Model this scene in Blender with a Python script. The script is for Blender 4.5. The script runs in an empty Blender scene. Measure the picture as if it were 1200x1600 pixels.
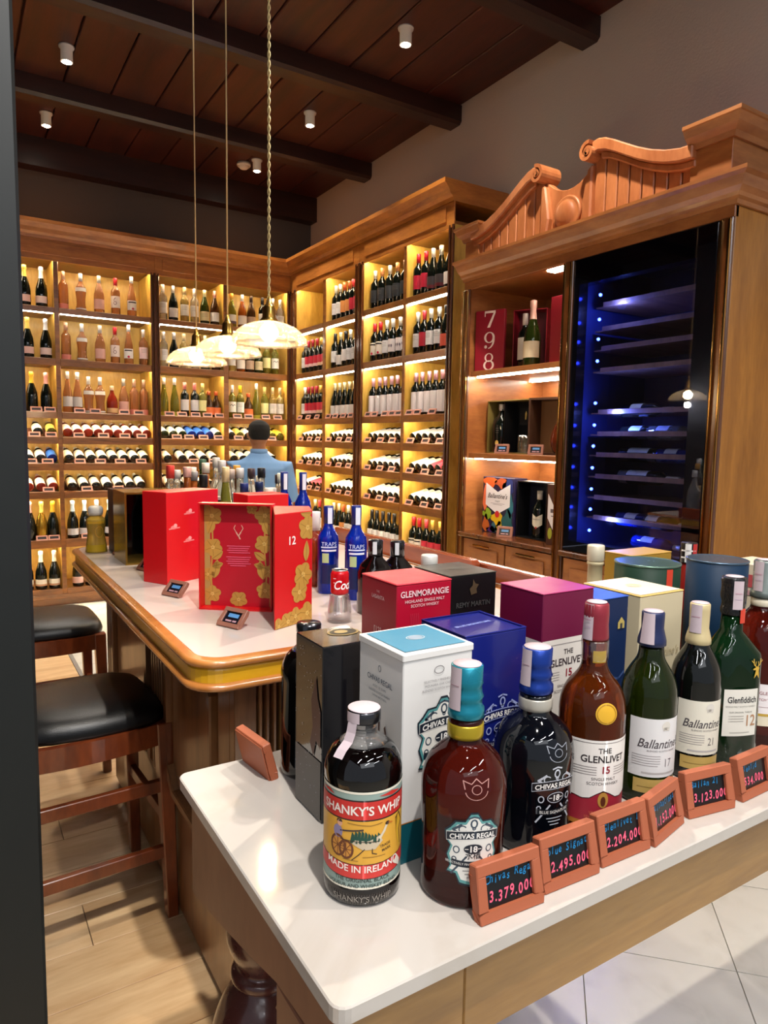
import bpy, bmesh, math, random
from mathutils import Vector, Matrix
from mathutils.geometry import tessellate_polygon
from math import pi, sin, cos, radians
random.seed(7)
SC = bpy.context.scene
COL = SC.collection

# ------------------------------------------------------------------ camera, world, lights, exposure
cam_d = bpy.data.cameras.new('camera'); cam = bpy.data.objects.new('camera', cam_d); COL.objects.link(cam)
YAW, PITCH, ROLL = 0.55888, 0.101835, 0.0171646
fwd = Vector((sin(YAW)*cos(PITCH), cos(YAW)*cos(PITCH), -sin(PITCH)))
rgt = Vector((cos(YAW), -sin(YAW), 0)); upv = rgt.cross(fwd)
r2 = rgt*cos(ROLL)+upv*sin(ROLL); u2 = -rgt*sin(ROLL)+upv*cos(ROLL)
mw = Matrix((r2, u2, -fwd)).transposed().to_4x4(); mw.translation = (0, 0, 1.4)
cam.matrix_world = mw
cam_d.sensor_fit = 'VERTICAL'; cam_d.sensor_height = 24; cam_d.lens = 24*1081/1600; cam_d.clip_start = .02
SC.camera = cam
SC.view_settings.view_transform = 'Standard'; SC.view_settings.look = 'None'
SC.view_settings.gamma = 1; SC.view_settings.use_curve_mapping = False
SC.view_settings.exposure = 0.53
try:
    SC.cycles.max_bounces = 9; SC.cycles.transparent_max_bounces = 16; SC.cycles.caustics_reflective = False; SC.cycles.caustics_refractive = False
    SC.cycles.sample_clamp_indirect = 4; SC.cycles.sample_clamp_direct = 0
except Exception: pass
W = bpy.data.worlds.new('world'); SC.world = W; W.use_nodes = True
W.node_tree.nodes['Background'].inputs[0].default_value = (.82, .88, 1, 1)
W.node_tree.nodes['Background'].inputs[1].default_value = .33

def spot(x, y, z, power, size=95, col=(1, .9, .78), blend=.35, rad=.035):
    d = bpy.data.lights.new('downlight_or_fill_beam', 'SPOT'); d.energy = power; d.spot_size = radians(size); d.spot_blend = blend
    d.shadow_soft_size = rad; d.color = col
    o = bpy.data.objects.new('downlight_or_fill_beam', d); o.location = (x, y, z); COL.objects.link(o); return o
for x, y in ((-1.4, -1.0), (.4, -1.6), (2.2, -1.2), (-.6, -2.6), (1.6, -2.7)):
    d = bpy.data.lights.new('linear_lamp', 'AREA'); d.shape = 'RECTANGLE'; d.size = 1.3; d.size_y = .07; d.energy = 16; d.color = (.96, .97, 1)
    o = bpy.data.objects.new('linear_lamp', d); o.location = (x, y, 3.66); o.rotation_euler = (0, 0, radians(20)); COL.objects.link(o)
DOWN = [(.713, 4.99), (.71, 6.06), (2.377, 3.65), (2.372, 4.93), (2.372, 5.99)]   # lamps the photo shows
OUTSIDE = [(.30, -.22), (1.45, .15), (2.38, 2.35), (2.38, 1.05), (.75, 1.25), (.75, 3.65), (.75, 2.45), (-.9, 3.6)]  # unseen: the grid carried on, plus a left spot added for the floor
for x, y in DOWN: spot(x, y, 3.70, 45, 100)
spot(.30, -.22, 3.76, 260, 100, (1, .96, .91))
spot(1.45, .15, 3.76, 85, 105, (1, .93, .86))
spot(2.05, 2.05, 3.76, 170, 100); spot(.75, 1.25, 3.76, 12, 100)
spot(.75, 3.65, 3.76, 60, 100); so = spot(.06, .9, 3.76, 210, 32, (1, .9, .76)); so.rotation_euler = Vector((-.45, .75, -3.76)).to_track_quat('-Z', 'Y').to_euler(); spot(-.6, 3.0, 3.76, 150, 110); spot(.9, 2.45, 3.76, 15, 95)  # the tilted and the left spot are unseen, added to brighten the floor
d = bpy.data.lights.new('front_fill_panel', 'AREA'); d.shape = 'RECTANGLE'; d.size = 3.2; d.size_y = 1.6; d.energy = 25; d.color = (.93, .96, 1)  # unseen soft panel added behind the camera to fill the fronts
o = bpy.data.objects.new('front_fill_panel', d); o.location = (-.6, -2.6, 3.6); o.rotation_euler = (radians(38), 0, radians(-12)); COL.objects.link(o)

# ------------------------------------------------------------------ materials
def lin(c):
    if isinstance(c, str):
        c = c.lstrip('#'); c = tuple(int(c[i:i+2], 16)/255 for i in (0, 2, 4))
        c = tuple(v/12.92 if v <= .04045 else ((v+.055)/1.055)**2.4 for v in c)
    return (*c, 1)
MC = {}
def mat(name, col='#888888', rough=.5, metal=0, trans=0, ior=1.45, emit=None, es=0, coat=0, alpha=1, spec=.5, bump=0, bscale=200, bstr=None):
    if name in MC: return MC[name]
    m = bpy.data.materials.new(name); m.use_nodes = True; nt = m.node_tree; b = nt.nodes['Principled BSDF']
    b.inputs['Base Color'].default_value = lin(col); b.inputs['Roughness'].default_value = rough
    b.inputs['Metallic'].default_value = metal; b.inputs['Transmission Weight'].default_value = trans
    b.inputs['IOR'].default_value = ior; b.inputs['Coat Weight'].default_value = coat; b.inputs['Coat Roughness'].default_value = .05
    b.inputs['Specular IOR Level'].default_value = spec; b.inputs['Alpha'].default_value = alpha
    if emit: b.inputs['Emission Color'].default_value = lin(emit); b.inputs['Emission Strength'].default_value = es
    tc = nt.nodes.new('ShaderNodeTexCoord'); n = nt.nodes.new('ShaderNodeTexNoise'); n.inputs['Scale'].default_value = bscale
    nt.links.new(tc.outputs['Object'], n.inputs['Vector'])
    if bump:
        bp = nt.nodes.new('ShaderNodeBump'); bp.inputs['Strength'].default_value = bump; bp.inputs['Distance'].default_value = .002
        nt.links.new(n.outputs['Fac'], bp.inputs['Height']); nt.links.new(bp.outputs['Normal'], b.inputs['Normal'])
    elif not trans and not emit:
        mr = nt.nodes.new('ShaderNodeMapRange'); mr.inputs[3].default_value = max(0, rough-.05); mr.inputs[4].default_value = min(1, rough+.05)
        n.inputs['Scale'].default_value = 25
        nt.links.new(n.outputs['Fac'], mr.inputs[0]); nt.links.new(mr.outputs[0], b.inputs['Roughness'])
    MC[name] = m; return m
def ink(hexc, rough=.45, metal=0, coat=0):
    return mat('ink_%s_%d_%d' % (hexc.lstrip('#'), rough*100, metal*10), hexc, rough, metal, coat=coat)
def wood(name, c1, c2, scale=(1, 1, 1), rough=.4, coat=.3, grain=1.0, bump=.15, vary=True):
    m = bpy.data.materials.new(name); m.use_nodes = True; nt = m.node_tree; L = nt.links; b = nt.nodes['Principled BSDF']
    tc = nt.nodes.new('ShaderNodeTexCoord'); mp = nt.nodes.new('ShaderNodeMapping'); mp.inputs['Scale'].default_value = scale
    L.new(tc.outputs['Object'], mp.inputs[0])
    if vary:
        oi = nt.nodes.new('ShaderNodeObjectInfo'); va = nt.nodes.new('ShaderNodeVectorMath'); va.operation = 'SCALE'
        cb = nt.nodes.new('ShaderNodeCombineXYZ')
        for i in range(3): L.new(oi.outputs['Random'], cb.inputs[i])
        va.inputs['Scale'].default_value = 7; L.new(cb.outputs[0], va.inputs[0]); L.new(va.outputs[0], mp.inputs['Location'])
    n1 = nt.nodes.new('ShaderNodeTexNoise'); n1.inputs['Scale'].default_value = 3*grain; n1.inputs['Detail'].default_value = 6; n1.inputs['Distortion'].default_value = .6
    n2 = nt.nodes.new('ShaderNodeTexNoise'); n2.inputs['Scale'].default_value = 22*grain; n2.inputs['Detail'].default_value = 4
    L.new(mp.outputs[0], n1.inputs[0]); L.new(mp.outputs[0], n2.inputs[0])
    mx = nt.nodes.new('ShaderNodeMath'); mx.operation = 'MULTIPLY_ADD'; mx.inputs[1].default_value = .35
    L.new(n2.outputs['Fac'], mx.inputs[0]); L.new(n1.outputs['Fac'], mx.inputs[2])
    cr = nt.nodes.new('ShaderNodeValToRGB'); e = cr.color_ramp.elements
    e[0].position = .42; e[0].color = lin(c1); e[1].position = .92; e[1].color = lin(c2)
    L.new(mx.outputs[0], cr.inputs[0]); L.new(cr.outputs[0], b.inputs['Base Color'])
    bp = nt.nodes.new('ShaderNodeBump'); bp.inputs['Strength'].default_value = bump; bp.inputs['Distance'].default_value = .001
    L.new(n2.outputs['Fac'], bp.inputs['Height']); L.new(bp.outputs[0], b.inputs['Normal'])
    b.inputs['Roughness'].default_value = rough; b.inputs['Coat Weight'].default_value = coat; b.inputs['Coat Roughness'].default_value = .15
    return m
def marble(name, base, vein, scale, rough=.12, amount=.5, fine=False):
    m = bpy.data.materials.new(name); m.use_nodes = True; nt = m.node_tree; L = nt.links; b = nt.nodes['Principled BSDF']
    tc = nt.nodes.new('ShaderNodeTexCoord'); n = nt.nodes.new('ShaderNodeTexNoise'); n.inputs['Scale'].default_value = scale
    n.inputs['Detail'].default_value = 8; n.inputs['Distortion'].default_value = 1.8
    oi = nt.nodes.new('ShaderNodeObjectInfo'); cb = nt.nodes.new('ShaderNodeCombineXYZ'); ad = nt.nodes.new('ShaderNodeVectorMath')
    for i in range(3): L.new(oi.outputs['Random'], cb.inputs[i])
    sc_ = nt.nodes.new('ShaderNodeVectorMath'); sc_.operation = 'SCALE'; sc_.inputs['Scale'].default_value = 9
    L.new(cb.outputs[0], sc_.inputs[0]); L.new(sc_.outputs[0], ad.inputs[0]); L.new(tc.outputs['Object'], ad.inputs[1]); L.new(ad.outputs[0], n.inputs[0])
    cr = nt.nodes.new('ShaderNodeValToRGB'); e = cr.color_ramp.elements
    e[0].position = .44 if not fine else .3; e[0].color = lin(base); e[1].position = .56 if not fine else .75; e[1].color = lin(base if not fine else vein)
    if not fine:
        k = cr.color_ramp.elements.new(.5); k.color = lin(vein)
    L.new(n.outputs['Fac'], cr.inputs[0])
    n2 = nt.nodes.new('ShaderNodeTexNoise'); n2.inputs['Scale'].default_value = scale*.7; L.new(ad.outputs[0], n2.inputs[0])
    mr = nt.nodes.new('ShaderNodeMapRange'); mr.inputs[1].default_value = .45; mr.inputs[2].default_value = .7; mr.inputs[4].default_value = amount
    L.new(n2.outputs['Fac'], mr.inputs[0])
    mix = nt.nodes.new('ShaderNodeMix'); mix.data_type = 'RGBA'; mix.inputs[6].default_value = lin(base)
    L.new(mr.outputs[0], mix.inputs[0]); L.new(cr.outputs[0], mix.inputs[7]); L.new(mix.outputs[2], b.inputs['Base Color'])
    b.inputs['Roughness'].default_value = rough
    return m
def thin_glass(name, col=(1, 1, 1), refl=.12, rough=0.0, tint=.96, glow=0):
    m = bpy.data.materials.new(name); m.use_nodes = True; nt = m.node_tree; L = nt.links
    for n in list(nt.nodes):
        if n.type != 'OUTPUT_MATERIAL': nt.nodes.remove(n)
    out = nt.nodes[0]; t = nt.nodes.new('ShaderNodeBsdfTransparent'); g = nt.nodes.new('ShaderNodeBsdfGlossy'); mx = nt.nodes.new('ShaderNodeMixShader')
    t.inputs[0].default_value = (col[0]*tint, col[1]*tint, col[2]*tint, 1); g.inputs['Roughness'].default_value = rough
    fr = nt.nodes.new('ShaderNodeFresnel'); ge = nt.nodes.new('ShaderNodeNewGeometry'); im = nt.nodes.new('ShaderNodeMapRange')
    im.inputs[3].default_value = 1.5; im.inputs[4].default_value = 1/1.5; L.new(ge.outputs['Backfacing'], im.inputs[0]); L.new(im.outputs[0], fr.inputs[0]); ad = nt.nodes.new('ShaderNodeMath'); ad.inputs[1].default_value = refl
    L.new(fr.outputs[0], ad.inputs[0]); L.new(ad.outputs[0], mx.inputs[0]); L.new(t.outputs[0], mx.inputs[1]); L.new(g.outputs[0], mx.inputs[2]); 
    last = mx
    if glow:
        tr = nt.nodes.new('ShaderNodeBsdfTranslucent'); tr.inputs[0].default_value = (1, .9, .75, 1); m2 = nt.nodes.new('ShaderNodeMixShader'); m2.inputs[0].default_value = glow
        L.new(mx.outputs[0], m2.inputs[1]); L.new(tr.outputs[0], m2.inputs[2]); last = m2
    L.new(last.outputs[0], out.inputs[0]); MC[name] = m
    return m
SHELF = wood('shelf_wood', '#5c3311', '#965c22', (1, 1, 6), .38, .35)
SHELF_BACK = wood('shelf_back_wood', '#a98430', '#dcb455', (3, 3, .8), .5, .1)
TRIMW = wood('cornice_wood', '#8f4f1a', '#c97e34', (1, 1, 5), .38, .4)
DARKP = wood('post_wood', '#3c1d0b', '#6a3a17', (3, 3, .6), .25, .7)
HUTCH = wood('hutch_wood', '#7e4620', '#ab6c38', (1, 1, 4), .42, .25)
HUTCHS = wood('hutch_side_wood', '#8a5518', '#b5792c', (4, 4, .7), .42, .25)
CREST = wood('carved_crest_wood', '#93512a', '#bd7748', (3, 3, 1), .42, .25)
BARW = wood('bar_body_wood', '#5e3a22', '#95683f', (4, 4, .6), .35, .5)
BARF = wood('bar_front_wood', '#55381a', '#83602f', (4, 4, .6), .38, .4)
BEADW = wood('counter_bead_wood', '#8b4f22', '#c08040', (1, 1, 1), .25, .8)
YELW = wood('counter_band_wood', '#b88410', '#e2ae22', (.7, .7, 2), .4, .3, vary=False)
RAILW = wood('rail_wood', '#64260f', '#94441f', (3, .5, 3), .25, .7)
STOOLW = wood('stool_wood', '#4a1b0c', '#8a421e', (3, 3, 1), .28, .7)
APRONW = wood('table_apron_wood', '#7d5626', '#a67c40', (.8, 2, 6), .45, .2)
APRONS = wood('table_side_wood', '#6a4434', '#8a6049', (2, 2, .8), .45, .2)
LEGM = mat('turned_leg_lacquer', '#4a2621', .28, coat=.4)
CEIL = wood('ceiling_board_wood', '#280c06', '#48190c', (5, .5, 2), .5, .1, .7)
BEAM = wood('ceiling_beam_wood', '#1c0b07', '#371a12', (.6, 4, 4), .45, .2, .7)
OAK = wood('oak_floor', '#c49a6c', '#e8c799', (.8, 5, 1), .45, .15, .8)
TILE = marble('floor_marble', '#dedcd2', '#bcb9ac', 9, .3, .9, True)
GROUT = mat('grout', '#8f8b80', .8)
STONE = marble('counter_marble', '#bdb6ae', '#a89b8d', 2.2, .07, .55)
STONE2 = marble('bar_marble', '#c4b7ae', '#b09c8f', 2.0, .12, .6)
WALLM = mat('textured_grey_wall', '#c6bcb2', .95, bump=.6, bscale=90)
WALLB = mat('dark_back_wall', '#565250', .95, bump=.5, bscale=90)
LED = mat('led_white', '#ffffff', .5, emit='#ffe9c0', es=88)
LEDW = mat('led_cool', '#ffffff', .5, emit='#fff4e0', es=34)
BLK = mat('black_satin', '#0b0b0c', .35)
CHROME = mat('polished_brass_trim', '#b98a4e', .12, 1)
PINKF = mat('tag_frame_wood', '#c98f7e', .55)
TERRA = mat('terracotta_frame', '#a55a3c', .55)
SLATE = mat('slate_black', '#07090e', .3, coat=.3)
LEATHER = mat('black_leather', '#0d0e0f', .34, bump=.25, bscale=400)
PAPER = mat('tax_paper', '#c0afb4', .6)
COLS = mat('dark_column_paint', '#0d1110', .5)

# ------------------------------------------------------------------ mesh helpers
class MB:
    def __init__(s): s.v = []; s.f = []; s.mi = []; s.sm = []
    def add(s, vs, fs, mi=0, smooth=False, M=None):
        n = len(s.v)
        s.v += [tuple(M @ Vector(p)) if M else tuple(p) for p in vs]
        for f in fs: s.f.append([i+n for i in f]); s.mi.append(mi); s.sm.append(smooth)
        return s
    def box(s, x0, x1, y0, y1, z0, z1, mi=0, M=None):
        x0, x1 = min(x0, x1), max(x0, x1); y0, y1 = min(y0, y1), max(y0, y1); z0, z1 = min(z0, z1), max(z0, z1)
        vs = [(x, y, z) for z in (z0, z1) for x, y in ((x0, y0), (x1, y0), (x1, y1), (x0, y1))]
        return s.add(vs, [(3, 2, 1, 0), (4, 5, 6, 7), (0, 1, 5, 4), (1, 2, 6, 5), (2, 3, 7, 6), (3, 0, 4, 7)], mi, M=M)
    def prism(s, poly, a, b, fn, mi=0, smooth=False, side=None):
        """poly (u,v) extruded along w from a to b; fn(u,v,w)->xyz"""
        n = len(poly); vs = [fn(u, v, a) for u, v in poly]+[fn(u, v, b) for u, v in poly]
        s.add(vs, [tuple(range(n-1, -1, -1)), tuple(range(n, 2*n))], mi)
        vs2 = list(vs)
        s.add(vs2, [(i, (i+1) % n, n+(i+1) % n, n+i) for i in range(n)], mi if side is None else side, smooth)
        return s
    def lathe(s, prof, seg=24, mi=0, cx=0, cy=0, flute=0, nf=0, smooth=True, M=None, mis=None, sq=0):
        n = len(s.v); vs = []; fs = []
        for r, z in prof:
            for k in range(seg):
                a = 2*pi*k/seg; rr = r*(1+flute*cos(nf*a))
                if sq: rr = r/((abs(cos(a))**sq+abs(sin(a))**sq)**(1/sq))
                vs.append((cx+rr*cos(a), cy+rr*sin(a), z))
        for i in range(len(prof)-1):
            if mis: mi = mis[i]
            ff = [(i*seg+k, i*seg+(k+1) % seg, (i+1)*seg+(k+1) % seg, (i+1)*seg+k) for k in range(seg)]
            s.add([], [], 0)
            for f in ff: s.f.append([q+n for q in f]); s.mi.append(mi); s.sm.append(smooth)
        s.v += [tuple(M @ Vector(p)) if M else p for p in vs]
        if prof[0][0] > 1e-6: s.f.append([n+k for k in range(seg-1, -1, -1)]); s.mi.append(mis[0] if mis else mi); s.sm.append(False)
        if prof[-1][0] > 1e-6: s.f.append([n+(len(prof)-1)*seg+k for k in range(seg)]); s.mi.append(mis[-1] if mis else mi); s.sm.append(False)
        return s
    def tube(s, pts, r, seg=8, mi=0, smooth=True):
        pts = [Vector(p) for p in pts]; rs = r if isinstance(r, (list, tuple)) else [r]*len(pts); n = len(s.v)
        for i, p in enumerate(pts):
            d = (pts[min(i+1, len(pts)-1)]-pts[max(i-1, 0)]).normalized()
            a = Vector((0, 0, 1)) if abs(d.z) < .9 else Vector((1, 0, 0)); x = d.cross(a).normalized(); y = d.cross(x)
            for k in range(seg): q = p+(x*cos(2*pi*k/seg)+y*sin(2*pi*k/seg))*rs[i]; s.v.append(tuple(q))
        for i in range(len(pts)-1):
            for k in range(seg):
                s.f.append([n+i*seg+k, n+(i+1)*seg+k, n+(i+1)*seg+(k+1) % seg, n+i*seg+(k+1) % seg]); s.mi.append(mi); s.sm.append(smooth)
        s.f.append([n+k for k in range(seg)]); s.mi.append(mi); s.sm.append(False)
        s.f.append([n+(len(pts)-1)*seg+k for k in range(seg-1, -1, -1)]); s.mi.append(mi); s.sm.append(False)
        return s
    def mesh(s, name, mats, bevel=0, seg=1):
        me = bpy.data.meshes.new(name); me.from_pydata(s.v, [], s.f)
        for m in (mats if isinstance(mats, (list, tuple)) else [mats]): me.materials.append(m)
        me.polygons.foreach_set('material_index', s.mi); me.polygons.foreach_set('use_smooth', s.sm)
        bm = bmesh.new(); bm.from_mesh(me)
        if bevel or True:
            bmesh.ops.remove_doubles(bm, verts=bm.verts, dist=1e-6)
        bmesh.ops.recalc_face_normals(bm, faces=bm.faces)
        if bevel:
            es = [e for e in bm.edges if len(e.link_faces) == 2 and e.calc_face_angle(0) > .6]
            bmesh.ops.bevel(bm, geom=es, offset=bevel, segments=seg, affect='EDGES', clamp_overlap=True, profile=.5)
        bm.to_mesh(me); bm.free(); me.update()
        return me
    def build(s, name, mats, parent=None, loc=None, rz=0, bevel=0, seg=1):
        return link(name, s.mesh(name, mats, bevel, seg), parent, loc, rz)
def link(name, me, parent=None, loc=None, rz=0):
    o = bpy.data.objects.new(name, me); COL.objects.link(o)
    if parent: o.parent = parent
    if loc: o.location = loc
    if rz: o.rotation_euler = (0, 0, rz)
    return o
def thing(name, label, cat, loc=(0, 0, 0), rz=0, group=None):
    o = bpy.data.objects.new(name, None); COL.objects.link(o); o.location = loc; o.rotation_euler = (0, 0, rz); o.empty_display_size = .05
    o['label'] = label; o['category'] = cat
    if group: o['group'] = group
    return o
def tag(o, label, cat, group=None):
    o['label'] = label; o['category'] = cat
    if group: o['group'] = group
    return o
def dup(root, loc, rz=None, label=None, group=None, rot=None):
    r = root.copy(); COL.objects.link(r); r.location = loc
    if rz is not None: r.rotation_euler = (0, 0, rz)
    if rot is not None: r.rotation_euler = rot
    if label: r['label'] = label
    if group: r['group'] = group
    for ch in root.children:
        c = ch.copy(); COL.objects.link(c); c.parent = r
        for g in ch.children:
            dd = g.copy(); COL.objects.link(dd); dd.parent = c
    return r
def struct(name, mb, m, parent=None, **k):
    o = mb.build(name, m, parent, **k); o['kind'] = 'structure'; return o
ORD = ['first', 'second', 'third', 'fourth', 'fifth', 'sixth', 'seventh', 'eighth', 'ninth', 'tenth', 'eleventh', 'twelfth', 'thirteenth', 'fourteenth']

# ------------------------------------------------------------------ flat art (labels, print, lettering) laid on real surfaces
TC = {}
def glyphs(s, bold=0):
    key = (s, bold)
    if key not in TC:
        cu = bpy.data.curves.new('t', 'FONT'); cu.body = s; cu.size = 1; cu.resolution_u = 3; cu.align_x = 'CENTER'; cu.offset = bold
        ob = bpy.data.objects.new('t', cu); me = bpy.data.meshes.new_from_object(ob)
        vs = [(v.co.x, v.co.y-.35) for v in me.vertices]; fs = [tuple(p.vertices) for p in me.polygons]
        bpy.data.objects.remove(ob); bpy.data.curves.remove(cu); bpy.data.meshes.remove(me); TC[key] = (vs, fs)
    return TC[key]
class Art:
    def __init__(s): s.it = []
    def poly(s, pts, c, l=1): s.it.append((list(pts), [tuple(range(len(pts)))], c, l)); return s
    def rect(s, x0, x1, y0, y1, c, l=1): return s.poly([(x0, y0), (x1, y0), (x1, y1), (x0, y1)], c, l)
    def ell(s, cx, cy, rx, ry, c, l=1, n=20): return s.poly([(cx+rx*cos(2*pi*k/n), cy+ry*sin(2*pi*k/n)) for k in range(n)], c, l)
    def ring(s, cx, cy, rx, ry, w, c, l=1, n=24, a0=0, a1=2*pi, w2=None):
        w2 = w if w2 is None else w2
        for k in range(n):
            a, b = a0+(a1-a0)*k/n, a0+(a1-a0)*(k+1)/n
            s.poly([(cx+rx*cos(a), cy+ry*sin(a)), (cx+rx*cos(b), cy+ry*sin(b)), (cx+(rx-w)*cos(b), cy+(ry-w2)*sin(b)), (cx+(rx-w)*cos(a), cy+(ry-w2)*sin(a))], c, l)
        return s
    def line(s, pts, w, c, l=1):
        for (x0, y0), (x1, y1) in zip(pts[:-1], pts[1:]):
            d = math.hypot(x1-x0, y1-y0) or 1; nx, ny = -(y1-y0)/d*w/2, (x1-x0)/d*w/2; ex, ey = (x1-x0)/d*w*.3, (y1-y0)/d*w*.3
            s.poly([(x0-ex+nx, y0-ey+ny), (x0-ex-nx, y0-ey-ny), (x1+ex-nx, y1+ey-ny), (x1+ex+nx, y1+ey+ny)], c, l)
        return s
    def text(s, t, cx, cy, size, c, l=2, bold=.0, sx=1, shear=0, arc=0, rot=0, jit=0):
        """arc: sagitta-like curvature (1/radius); positive arcs upward in the middle"""
        vs, fs = glyphs(t, bold); out = []
        for x, y in vs:
            x, y = (x+shear*y)*size*sx, y*size
            if arc: y -= arc*x*x/2; 
            if jit: y += jit*size*sin(x/size*5.1)
            if rot: x, y = x*cos(rot)-y*sin(rot), x*sin(rot)+y*cos(rot)
            out.append((cx+x, cy+y))
        s.it.append((out, fs, c, l)); return s
    def build(s, name, parent, fn, step=None, loc=None, rough=.45, back=None, mats=None):
        """fn(u,v,layer)->xyz. step: cut columns this wide so the print follows a curve"""
        mb = MB(); ms = []; key = {}
        for vs, fs, c, l in s.it:
            if len(fs) == 1 and len(vs) > 4: fs = [tuple(f) for f in tessellate_polygon([[Vector((vs[i][0], vs[i][1], 0)) for i in fs[0]]])]
            if c not in key:
                key[c] = len(ms); ms.append(c if not isinstance(c, str) else ink(c, rough))
            if step:
                bm = bmesh.new(); bv = [bm.verts.new((x, y, 0)) for x, y in vs]
                for f in fs:
                    try: bm.faces.new([bv[i] for i in f])
                    except Exception: pass
                x0, x1 = min(p[0] for p in vs), max(p[0] for p in vs); x = math.ceil(x0/step)*step
                while x < x1:
                    bmesh.ops.bisect_plane(bm, geom=bm.verts[:]+bm.edges[:]+bm.faces[:], plane_co=(x, 0, 0), plane_no=(1, 0, 0)); x += step
                bm.verts.index_update(); vs = [(v.co.x, v.co.y) for v in bm.verts]; fs = [[v.index for v in f.verts] for f in bm.faces]; bm.free()
            n = len(mb.v); mb.v += [tuple(fn(x, y, l)) for x, y in vs]
            for f in fs: mb.f.append([i+n for i in f]); mb.mi.append(key[c]); mb.sm.append(bool(step))
        me = bpy.data.meshes.new(name); me.from_pydata(mb.v, [], mb.f)
        for m in ms: me.materials.append(m)
        me.polygons.foreach_set('material_index', mb.mi); me.polygons.foreach_set('use_smooth', mb.sm); me.update()
        return link(name, me, parent, loc)
def cyl(R, phi, z0=0, th=.0003):
    """wrap: R number or function of z; phi the direction the print's centre faces"""
    def fn(u, v, l):
        z = z0+v; r0 = R(z) if callable(R) else R; r = r0+th*l+.0002; Rm = R(z0+.03) if callable(R) else R
        a = phi+u/Rm; return (r*cos(a), r*sin(a), z)
    return fn
def plane(o, ud, vd, th=.0004):
    o, ud, vd = Vector(o), Vector(ud).normalized(), Vector(vd).normalized(); n = ud.cross(vd)
    return lambda u, v, l: o+ud*u+vd*v+n*(th*l+.0002)
def prof_r(prof):
    def f(z):
        for (r0, z0), (r1, z1) in zip(prof[:-1], prof[1:]):
            if z0 <= z <= z1 and z1 > z0: return r0+(r1-r0)*(z-z0)/(z1-z0)
        return prof[-1][0]
    return f
def smoothp(pts, n=5):
    """Catmull-Rom through (r,z) control points; sharp where a point is doubled"""
    out = []
    for i in range(len(pts)-1):
        p0, p1, p2, p3 = pts[max(i-1, 0)], pts[i], pts[i+1], pts[min(i+2, len(pts)-1)]
        if p1 == p2: continue
        for k in range(n):
            t = k/n; q = []
            for j in (0, 1):
                a, b, c, d_ = p0[j], p1[j], p2[j], p3[j]
                q.append(.5*(2*b+(c-a)*t+(2*a-5*b+4*c-d_)*t*t+(3*b-a-3*c+d_)*t**3))
            out.append((max(q[0], 0), q[1]))
    out.append(pts[-1]); return out

# ------------------------------------------------------------------ room shell
XW, YW, ZC = 3.24, 6.70, 3.83
struct('wall_right', MB().box(XW, XW+.1, -3, YW+.1, 0, ZC+.1), WALLM)
struct('wall_back', MB().box(-2.7, XW, YW, YW+.1, 0, ZC+.1), WALLB)
struct('wall_left', MB().box(-2.8, -2.7, .5, YW+.1, 0, ZC+.1), WALLB)
ceil = struct('ceiling', MB().box(-2.8, XW+.1, -3, YW+.1, ZC+.03, ZC+.13), BEAM)
pm = MB().box(0, .302, 0, YW+2.9, 0, .03).mesh('plank', CEIL, bevel=.006)
x = XW-.308
while x > -2.8:
    link('plank', pm, ceil, (x, -2.95, ZC)); x -= .31
bmm = MB().prism([(0, .13), (0, .02), (.02, 0), (.13, 0), (.15, .02), (.15, .13)], -2.7, XW, lambda u, v, w: (w, u, v)).mesh('beam', BEAM)
for k, y in enumerate((-.85, .42, 1.69, 2.96, 4.23, 5.50)):
    b = link('beam', bmm, ceil, (0, y-.02, 3.70))
MB().box(-2.7, XW, 6.56, 6.70, 3.60, 3.83).build('ledger_beam', BEAM, ceil)

floor = struct('floor', MB().box(-3, XW, -3, YW, -.06, -.012), GROUT)
def clip(poly, a, b, c):   # keep a*x+b*y<=c
    out = []
    for i in range(len(poly)):
        p, q = poly[i], poly[(i+1) % len(poly)]; dp, dq = a*p[0]+b*p[1]-c, a*q[0]+b*q[1]-c
        if dp <= 0: out.append(p)
        if dp*dq < 0: t = dp/(dp-dq); out.append((p[0]+t*(q[0]-p[0]), p[1]+t*(q[1]-p[1])))
    return out
def area(p): return abs(sum(p[i][0]*p[(i+1) % len(p)][1]-p[(i+1) % len(p)][0]*p[i][1] for i in range(len(p))))/2
tile_me = None; s2 = math.sqrt(.5); S = .403
for i in range(-4, 20):
    for j in range(-16, 12):
        u0, v0 = 1.897+S*(i-5), .5565+S*(j)
        g = .0015; q = []
        for du, dv in ((g, g), (S-g, g), (S-g, S-g), (g, S-g)):
            u, v = u0+du, v0+dv; q.append(((u+v)*s2, (u-v)*s2))
        cx, cy = sum(p[0] for p in q)/4, sum(p[1] for p in q)/4
        regions = [((.612, 3.24), (-.2, 5.5)), ((-.3, 3.24), (5.5, 6.25))]
        for (xa, xb), (ya, yb) in regions:
            p = clip(clip(clip(clip(q, -1, 0, -xa), 1, 0, xb), 0, -1, -ya), 0, 1, yb)
            if len(p) < 3 or area(p) < .003: continue
            if cx > 2.2 and cy > 1.4 and cx < 3.3 and cy < 5.4 and cx > 2.6: continue
            MB().prism([(a-cx, b-cy) for a, b in p], -.012, 0, lambda u, v, w: (u, v, w)).build('floor_tile', TILE, floor, (cx, cy, 0))
k = 0; y = .35
while y < 5.49:
    y2 = min(y+.197, 5.497); xs = [-1.1, [-.35, .05, .28][k % 3], .588]
    for a, b in zip(xs[:-1], xs[1:]):
        MB().box(a+.001, b-.001, 0, y2-y-.002, -.012, 0).build('floor_plank', OAK, floor, (0, y, 0), bevel=.001)
    y += .197; k += 1
struct('trim_1', MB().box(.589, .610, .35, 5.5, -.012, .002), mat('floor_strip', '#8f8c88', .4))

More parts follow.
